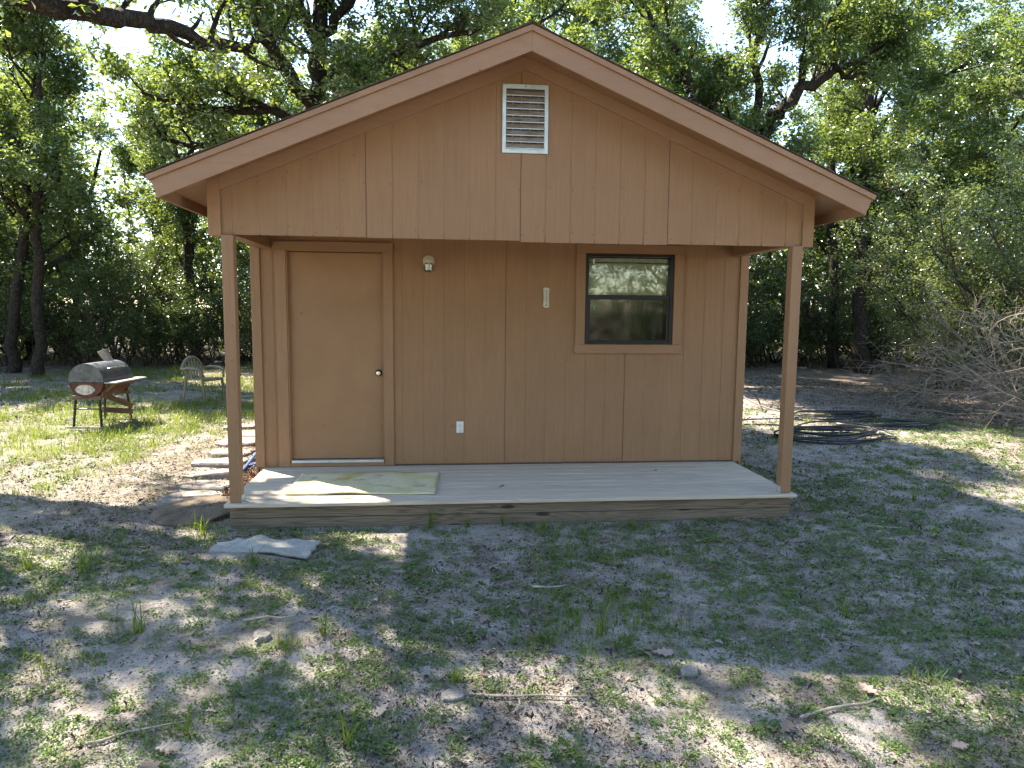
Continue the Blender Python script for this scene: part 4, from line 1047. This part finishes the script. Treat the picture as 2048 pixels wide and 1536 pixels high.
# ------------------------------------------------------------------ shrubs along the edge
def make_shrub(seed, H, W, stems, leaf, mat, dens=1.0, name='shrub', bare=.12, barkm=None):
    g = np.random.default_rng(seed); tb = Tubes(); LL = []
    for i in range(stems):
        az = g.uniform(0, 6.28); e = g.uniform(.7, 1.45)
        d = np.array([math.cos(az)*math.cos(e), math.sin(az)*math.cos(e), math.sin(e)])
        p = np.array([g.normal(0, W*.18), g.normal(0, W*.18), -.03])
        P, r = branch(p, d, H*g.uniform(.7, 1.1), .028, .008, g, 8, .14, .05); LL.append((P, r)); tb.add(P, r, 5)
    C, T = grow_crown(LL, g, tb, d2=3.4*dens, l2=(.45, 1.1), d3=5.0, l3=(.2, .55), t0=.12, per=3, sig=.10, leaves=13, bare=bare, up2=.05)
    root = empty(name, (0, 0, 0))
    link('stems', tb.mesh('stems'), barkm or M_BARKP, root)
    link('foliage', leaves_mesh('foliage', C, leaf, g, .5, -.1, .6, tint=T), mat, root)
    return root
sh = [make_shrub(31, 3.0, 1.6, 11, .062, M_SHRUB), make_shrub(32, 2.5, 1.8, 10, .066, M_SHRUB, bare=.25), make_shrub(33, 3.6, 1.6, 11, .062, M_SHRUB)]
gs = np.random.default_rng(8)
SH = []
for x in np.arange(-17, -4, 1.35): SH.append((x+gs.normal(0, .3), 15.2+gs.normal(0, .5)+(.5 if x < -10 else 1.0)))
for x in np.arange(-17.5, -3, 1.7): SH.append((x+gs.normal(0, .3), 18.0+gs.normal(0, .6)))
for x in np.arange(5.5, 18, 1.35): SH.append((x+gs.normal(0, .3), 16.3+gs.normal(0, .4)-max(0, x-11)*.35))
for x in np.arange(4.5, 19, 1.7): SH.append((x+gs.normal(0, .3), 19.0+gs.normal(0, .5)))
for x in (-4, -2, 0, 2, 4): SH.append((x, 17+gs.normal(0, .4)))
used = [False]*3
for i, (x, y) in enumerate(SH):
    k = i % 3; s = float(gs.uniform(.85, 1.2)); side = 'left' if x < 0 else 'right'
    far = y > 17.3
    lab = f"dense dark shrub in the {'thicket' if far else 'front row of undergrowth'} on the {side} side of the clearing"
    grp = f"{'thicket' if far else 'undergrowth'} shrubs on the {side}"
    loc = (float(x), float(y), Gz(x, y)+.03)
    if not used[k]:
        r = sh[k]; used[k] = True; r.location = loc; r.rotation_euler = (0, 0, i*2.1); r.scale = (s, s, s); tag(r, lab, 'shrub', grp)
    else:
        sh[k]['category'] = 'shrub'; copy_tree(sh[k], loc, i*2.1, s, lab, grp)
for i, (x, y, k) in enumerate([(-4.5, -15, 0), (-2, -15.6, 1), (.6, -15.2, 2), (2.4, -14.6, 1), (3.9, -15, 0), (5.6, -14.4, 2), (7.0, -15.2, 1), (8.4, -14.6, 2), (10, -15, 0)]):
    copy_tree(sh[k], (x, y, Gz(x, y)), i*1.3, 1.0, 'brush mirrored as pale streaks in the window panes', 'brush mirrored in the window')
# bright shrub tree and bare brush at the right edge
yt = make_shrub(35, 5.4, 2.2, 15, .066, M_SHRUBLIT, 1.5, 'shrub', .05); yt.location = (10.4, 5.5, Gz(10.4, 5.5)); tag(yt, 'tall bright green shrub leaning in above the dead brush at the right edge', 'shrub')
y2 = copy_tree(yt, (11.6, 9.6, Gz(11.6, 9.6)), 2.2, .92, 'bright green shrub behind the dead brush, farther from the cabin', None)
def dead_brush(seed, x, y, n, L, label, az0, azs):
    g = np.random.default_rng(seed); tb = Tubes()
    for i in range(n):
        az = g.normal(az0, azs); e = g.uniform(.1, 1.15)
        d = np.array([math.cos(az)*math.cos(e), math.sin(az)*math.cos(e), math.sin(e)])
        P, r = branch((g.normal(0, .35), g.normal(0, .5), 0), d, L*g.uniform(.6, 1.1), .016, .005, g, 9, .12, -.045); tb.add(P, r, 5)
        for j in range(9):
            p, tan, rr = poly_sample(P, r, g.uniform(.25, .98)); q, qr = branch(p, perp_dir(tan, g, .7, .8, 0), g.uniform(.35, 1.0), max(rr*.6, .005), .0025, g, 6, .18, -.03); tb.add(q, qr, 4)
            for k in range(4):
                p2, t2, r2 = poly_sample(q, qr, g.uniform(.25, .98)); s, sr = branch(p2, perp_dir(t2, g, .7, .7, 0), g.uniform(.12, .4), .0035, .0018, g, 4, .2, 0); tb.add(s, sr, 3)
    P = np.concatenate(tb.V); gz_ = gh(P[:, 0]+x, P[:, 1]+y)-Gz(x, y)
    lim = gz_+.01; k = 0
    for i, v in enumerate(tb.V):
        z = lim[k:k+len(v)]; v[:, 2] = np.maximum(v[:, 2], z); k += len(v)
    o = link('dead_brush', tb.mesh('dead_brush'), M_DEAD); o.location = (x, y, Gz(x, y)); tag(o, label, 'brush', 'bare grey brush at the right edge'); return o
dead_brush(51, 9.7, 4.7, 34, 2.6, 'nearest tangle of bare grey twigs at the right edge', math.pi, .6)
dead_brush(52, 10.6, 5.9, 34, 3.2, 'tall tangle of bare grey twigs arching left under the bright shrub', math.pi, .5)
dead_brush(53, 12.6, 10.0, 30, 2.6, 'low bare brush in front of the far thicket on the right', math.pi+.4, .9)

# ------------------------------------------------------------------ far woods: one mass behind everything
def far_woods():
    g = np.random.default_rng(77); tb = Tubes(); C = []
    for i in range(90):
        a = g.uniform(-1.25, 1.25); d = g.uniform(30, 46)
        x, y = -.7+d*math.sin(a+.1), -5.7+d*math.cos(a+.1)
        H = g.uniform(8, 12); P, r = branch((x, y, -.1), (g.normal(0, .06), g.normal(0, .06), 1), H*.8, .16, .05, g, 6, .07, 0); tb.add(P, r, 6)
        n = 90
        cc = np.stack([g.normal(x, 1.7, n), g.normal(y, 1.7, n), g.uniform(.2, 1, n)**.8*H], 1)
        for c in cc: C.append(c+g.normal(0, .32, (11, 3)))
    for i in range(2300):
        a = g.uniform(-1.3, 1.3); d = g.uniform(27, 33); x, y = -.7+d*math.sin(a+.1), -5.7+d*math.cos(a+.1)
        C.append(np.array([x, y, g.uniform(.1, 4.2)])+g.normal(0, .35, (24, 3)))
    for i in range(800):
        a = g.uniform(1.3, 2*math.pi-1.3); d = g.uniform(24, 30); x, y = -.7+d*math.sin(a+.1), -5.7+d*math.cos(a+.1)
        C.append(np.array([x, y, g.uniform(.1, 8)])+g.normal(0, .45, (22, 3)))
    C = np.concatenate(C)
    me1 = tb.mesh('woods_trunks'); root = empty('far_woods', (0, 0, 0))
    a = link('trunks', me1, M_BARK, root); b = link('foliage', leaves_mesh('woods_foliage', C, .26, g), M_OAK, root)
    tag(root, 'dense far woods closing off the view behind the clearing', 'woods', None, 'stuff'); tag(a, kind='stuff'); tag(b, kind='stuff')
far_woods()

# ------------------------------------------------------------------ ground cover
camx, camy = CAM['pos'][0], CAM['pos'][1]
def sector(n, dmin, dmax, g, power=1.0, half=.78, az0=.1039):
    """points in front of the camera, thinning with distance"""
    u = g.random(n); d = (dmin**power+(dmax**power-dmin**power)*u)**(1/power)
    a = az0+g.uniform(-half, half, n); return camx+d*np.sin(a), camy+d*np.cos(a), d
def off_cabin(x, y, m=0.0):
    return ~((np.abs(x) < 2.36+m) & (y > -.075-m) & (y < BACK+.1))
stones_xy = np.array([(s[0], s[1]) for s in st])
def off_stones(x, y):
    k = np.ones(len(x), bool)
    for (sx, sy, a, b, _) in st: k &= ((x-sx)/(a*.98))**2+((y-sy)/(b*.98))**2 > 1
    k &= (x+2.76)**2+(y-.40)**2 > .38**2
    k &= ~((x > -2.35) & (x < -1.57) & (y > -.80) & (y < -.44))
    return k
def clover():
    g = np.random.default_rng(101)
    x, y, d = sector(110000, 2.2, 14, g, .6)
    patch = fbm(x, y, .9, 3)*.34+fbm(x+9, y+4, 4.5, 2)*.22+fbm(x-3, y+8, 15, 2)*.44
    yard = np.clip((-x-2.6)/2.5, 0, 1)*np.clip((y+1)/2, 0, 1)
    pq = patch+g.normal(0, .03, len(x))-.04*np.clip((d-6)/8, 0, 1)-.03*yard
    keep = (pq > np.quantile(pq, .61)) & off_cabin(x, y) & off_stones(x, y)
    bed = (np.abs(x+3.3) < 1.0) & (np.abs(y-2) < 2.0); keep &= ~bed | (g.random(len(x)) < .15)
    x, y, d = x[keep], y[keep], d[keep]
    k = 6; n = len(x)
    rad = .012*(1+.10*np.maximum(d-3, 0))
    ox = g.normal(0, 1, (n, k))*rad[:, None]; oy = g.normal(0, 1, (n, k))*rad[:, None]
    X = (x[:, None]+ox).ravel(); Y = (y[:, None]+oy).ravel()
    Z = gh(X, Y)+g.uniform(.003, .018, n*k)
    sz = np.repeat(.0108*(1+.13*np.maximum(d-3, 0)), k)
    T = np.clip(np.repeat(g.beta(2, 2, n), k)+g.normal(0, .12, n*k), 0, 1)
    o = link('ground_cover', leaves_mesh('ground_cover', np.stack([X, Y, Z], 1), sz, g, .9, .1, 1.6, tint=T, cup=.08), M_CLOVER)
    tag(o, 'low green clover-like plants in patches over the sandy ground', 'ground cover', kind='stuff')
clover()
def blades(bx_, by_, L, lean, az, w, g, name, label, tint):
    n = len(bx_)
    d = np.stack([np.cos(az), np.sin(az), np.zeros(n)], 1); s = np.stack([-np.sin(az), np.cos(az), np.zeros(n)], 1)
    B = np.stack([bx_, by_, gh(bx_, by_)-.005], 1); up = np.array([0, 0, 1.])
    V = np.empty((n, 7, 3)); 
    for i, t in enumerate((0, .4, .75)):
        p = B+up*(L*(t-.35*lean*t*t))[:, None]+d*(L*lean*t*t)[:, None]; ww = (w*(1-.55*t)/2)[:, None]
        V[:, 2*i] = p-s*ww; V[:, 2*i+1] = p+s*ww
    V[:, 6] = B+up*(L*(1-.45*lean))[:, None]+d*(L*lean)[:, None]
    b = np.arange(n)[:, None]*7
    Q = np.concatenate([b+np.array([[0, 1, 3, 2]]), b+np.array([[2, 3, 5, 4]])]); T3 = b+np.array([[4, 5, 6]])
    o = link(name, mesh_np(name, V.reshape(-1, 3), [Q, T3], False, np.concatenate([tint, tint, tint])), M_GRASS); tag(o, label, 'grass', kind='stuff')
def grass():
    g = np.random.default_rng(102)
    x, y, d = sector(34000, 2.2, 24, g, .8)
    yard = np.clip((-x-2.2)/2.0, 0, 1)*np.clip((y+.5)/2, 0, 1)
    pn = fbm(x+3, y-8, .8, 3)*.6+fbm(x-5, y+2, 3.1, 2)*.4
    thr = .60-.135*yard+.10*np.clip((x-3)/2, 0, 1)+.04*(y > 1)*(x > 2)
    keep = (pn+g.normal(0, .035, len(x)) > thr) & off_cabin(x, y, .02) & off_stones(x, y) & (y < 15.5)
    bed = (np.abs(x+3.2) < .9) & (np.abs(y-2) < 2.0); keep &= ~bed | (g.random(len(x)) < .08)
    x, y, d, yard = x[keep], y[keep], d[keep], yard[keep]
    # a few tall tufts that stand out
    tall = np.array([(-2.28, -1.95), (-1.72, -2.85), (-1.05, -2.95), (-2.5, -.2), (-2.6, -.05), (-1.95, .0-.9), (.9, -.2), (-.45, -.12), (-.75, -.11), (-.6, -2.5), (-1.3, -2.0), (.2, -2.1), (1.75, -1.9), (2.6, .6), (5.75, 4.6), (6.3, 4.75), (5.2, 4.9), (4.4, 4.7), (-.15, -.10), (3.3, -.6), (3.9, .5), (-3.0, -1.0), (-3.4, -.9)])
    k = 8; n = len(x)
    L = np.repeat((.045+.075*g.random(n)**2)*(1+.9*yard), k)*g.uniform(.6, 1.2, n*k)
    X = np.repeat(x, k)+g.normal(0, .022, n*k)*(1+np.repeat(yard, k)); Y = np.repeat(y, k)+g.normal(0, .022, n*k)*(1+np.repeat(yard, k))
    T = np.clip(np.repeat(g.beta(2, 2.4, n), k)+g.normal(0, .15, n*k), 0, 1); W = np.repeat(.0035*(1+.10*np.maximum(d-4, 0)), k)
    m = 11; nt_ = len(tall)
    Lt = np.repeat(g.uniform(.13, .26, nt_), m)*g.uniform(.4, 1.1, nt_*m)
    X = np.concatenate([X, np.repeat(tall[:, 0], m)+g.normal(0, .015, nt_*m)]); Y = np.concatenate([Y, np.repeat(tall[:, 1], m)+g.normal(0, .012, nt_*m)])
    L = np.concatenate([L, Lt]); T = np.concatenate([T, g.uniform(.2, .7, nt_*m)]); W = np.concatenate([W, np.full(nt_*m, .008)])
    N = len(X); lean = g.uniform(.1, .95, N); az = g.uniform(0, 6.28, N)
    ok = off_cabin(X, Y, .0)
    blades(X[ok], Y[ok], L[ok], lean[ok], az[ok], W[ok], g, 'grass', 'thin grass tufts scattered over the yard', T[ok])
grass()
def litter():
    g = np.random.default_rng(103)
    x, y, d = sector(300000, 2.2, 20, g, .3)
    pn = fbm(x-20, y+11, 1.4, 4)
    edge = np.clip((y-8)/6, 0, 1)+np.clip((x-5.5)/3, 0, 1); bed = np.exp(-((x+3.2)/.9)**2-((y-2)/2.0)**2)
    keep = (pn+g.normal(0, .08, len(x)) > .45-.25*edge-.3*bed) & off_cabin(x, y, .01)
    x, y, d, edge = x[keep], y[keep], d[keep], edge[keep]
    n = len(x); sz = (.008+.022*g.random(n)**4)*(1+.085*np.maximum(d-3, 0))
    C = np.stack([x, y, gh(x, y)+g.uniform(.001, .008, n)], 1)
    lift = ~off_stones(x, y)
    C[lift, 2] += .05
    C[lift, 2] -= .022; kp = ~lift | ((g.random(n) < .45) & ((x < -2.4) & (y > .9))); C = C[kp]; sz = sz[kp]; n = len(C)
    T = np.where(g.random(n) < .5, g.uniform(0, .3, n), g.uniform(.45, .9, n))+.09*(g.random(n) < .06)
    o = link('leaf_litter', leaves_mesh('leaf_litter', C, sz, g, .42, .05, 1.0, tint=T, cup=.2), M_LITTER)
    tag(o, 'small dry leaf crumbs strewn over the sand', 'leaf litter', kind='stuff')
    # reddish bark and leaf heap between the porch end and the stones
    m = 2600; X = g.normal(-2.62, .13, m); Y = g.uniform(.45, 3.2, m); k = (X < -2.385) & (X > -3.0); X, Y = X[k], Y[k]; m = len(X)
    C = np.stack([X, Y, gh(X, Y)+np.abs(g.normal(0, .03, m))*np.exp(-((X+2.5)/.2)**2)+.004], 1)
    o = link('bark_mulch', leaves_mesh('bark_mulch', C, np.full(m, .045), g, .35, .0, .9, tint=np.clip(g.choice([.2, .45, .9, .96, 1.0], m)+g.normal(0, .04, m), 0, 1), cup=.15), M_LITTER)
    tag(o, 'reddish dry leaf heap between the porch end and the stepping stones', 'leaf litter', kind='stuff')
litter()
# larger dry oak leaves one can pick out
def oak_leaf_mesh(seed):
    rr = random.Random(seed); half = [(0, 0), (.10, .10), (.07, .2), (.26, .30), (.16, .42), (.38, .55), (.2, .66), (.24, .82), (.08, .92), (0, 1)]
    pts = [(x, y) for x, y in half]+[(-x, y) for x, y in half[-2:0:-1]]
    n = len(half); V = []; F = []
    for x, y in half: V += [(x, y, .35*x*x+.14*math.sin(3*y+seed)+rr.uniform(-.03, .03)), (0, y, .14*math.sin(3*y+seed)), (-x, y, .5*x*x+.14*math.sin(3*y+seed)+rr.uniform(-.03, .03))]
    for i in range(n-1):
        a, b = i*3, (i+1)*3; F += [(a, b, b+1, a+1), (a+1, b+1, b+2, a+2)]
    me = bpy.data.meshes.new('dry_leaf'); me.from_pydata(V, [], F); me.update()
    me.attributes.new('tint', 'FLOAT', 'FACE').data.foreach_set('value', np.full(len(F), [.62, .70, .91, .5][seed % 4], np.float32)); me.materials.append(M_LITTER); return me
lm = [oak_leaf_mesh(k) for k in range(4)]
gl = np.random.default_rng(104)
lp = [(-1.83, -3.02, .13), (-1.80, -2.96, .10), (.42, -2.33, .11), (.50, -2.36, .12), (.36, -2.30, .08), (-2.30, -1.1, .1), (-1.95, -2.6, .08), (1.05, -2.0, .09), (-.45, -1.9, .09), (-.9, -2.7, .09), (1.35, -2.8, .1), (.1, -3.0, .1), (.75, -3.05, .1), (-.2, -3.05, .1), (-2.1, -2.2, .07), (1.9, -1.6, .08), (.9, -1.4, .07), (2.2, -2.4, .09), (1.6, -2.1, .08), (-2.55, -.02, .1)]
for i in range(120):
    xx, yy, _ = sector(1, 2.4, 8, gl, .6); xx, yy = float(xx[0]), float(yy[0])
    if off_cabin(np.array([xx]), np.array([yy]), .1)[0]: lp.append((xx, yy, float(gl.uniform(.032, .075))))
for i, (x, y, s) in enumerate(lp):
    o = bpy.data.objects.new('dry_leaf', lm[i % 4]); COL.objects.link(o)
    o.location = (x, y, float(gh(x, y))+.012); o.rotation_euler = (float(gl.normal(0, .25)), float(gl.normal(0, .25)), float(gl.uniform(0, 6.28))); o.scale = (s, s, s)
    tag(o, 'curled brown oak leaf lying on the sandy ground', 'leaf', 'dry leaves on the ground')
for x, y, s in [(-.09-.05, .33, .05), (-.16, .30, .035), (1.42, .85, .04), (.35, 1.1, .03)]:
    o = bpy.data.objects.new('dry_leaf', lm[3]); COL.objects.link(o); o.location = (x, y, ZD+.006); o.rotation_euler = (.1, .1, 4*x); o.scale = (s, s, s)
    tag(o, 'small dry leaf fragment lying on the porch deck', 'leaf', 'dry leaf bits on the porch deck')
# fallen twigs
tw = [((-.55, -2.62), (.0, -2.72), .006, 'long thin fallen twig in the foreground'), ((-.35, -2.80), (-.28, -2.62), .004, 'short twig crossing the long foreground twig'), ((-.1, -1.42), (.12, -1.44), .010, 'stubby pale stick on the sand before the porch'),
      ((.9, -2.95), (1.35, -2.82), .008, 'pale stick low at the right foreground'), ((-1.75, -1.85), (-1.5, -1.82), .009, 'grey stick in the left foreground'), ((2.9, -.3), (3.2, -.35), .007, 'short dark stick on the sand right of the porch'), ((-2.1, -2.9), (-1.75, -2.75), .006, 'thin twig near the bottom left corner')]
for i, (a, b, r, lb) in enumerate(tw):
    rr = random.Random(i); P = []
    for k in range(6):
        t = k/5; x = a[0]*(1-t)+b[0]*t+rr.uniform(-.012, .012); y = a[1]*(1-t)+b[1]*t+rr.uniform(-.012, .012); P.append((x, y, float(gh(x, y))+r+.004+rr.uniform(0, .006)))
    o = MB().tube(P, [r, r*.95, r*.9, r*.8, r*.65, r*.4], 6).build('twig', M_DEAD, None, smooth=True); tag(o, lb, 'twig', 'fallen twigs')
# small stones
for i, (x, y, s, lb) in enumerate([(-.62, -2.62, .07, 'pale flat stone half buried in the foreground sand'), (.55, -2.52, .075, 'pale flat stone near the dry leaf pair in the foreground'), (-1.62, -2.02, .07, 'greenish grey stone in the left foreground'), (-.95, -1.12, .05, 'small pale stone on shaded sand before the porch'), (-5.55, 4.9, .08, 'reddish brick lump between the grill feet')]):
    o = stone_mesh('s', 200+i, s, s*.6, s*.5, 9, .2).build('small_stone', M_FLAG, None); o.location = (x, y, float(gh(x, y))+.006); o.rotation_euler = (.1, .05, i); tag(o, lb, 'stone', 'small stones on the ground')
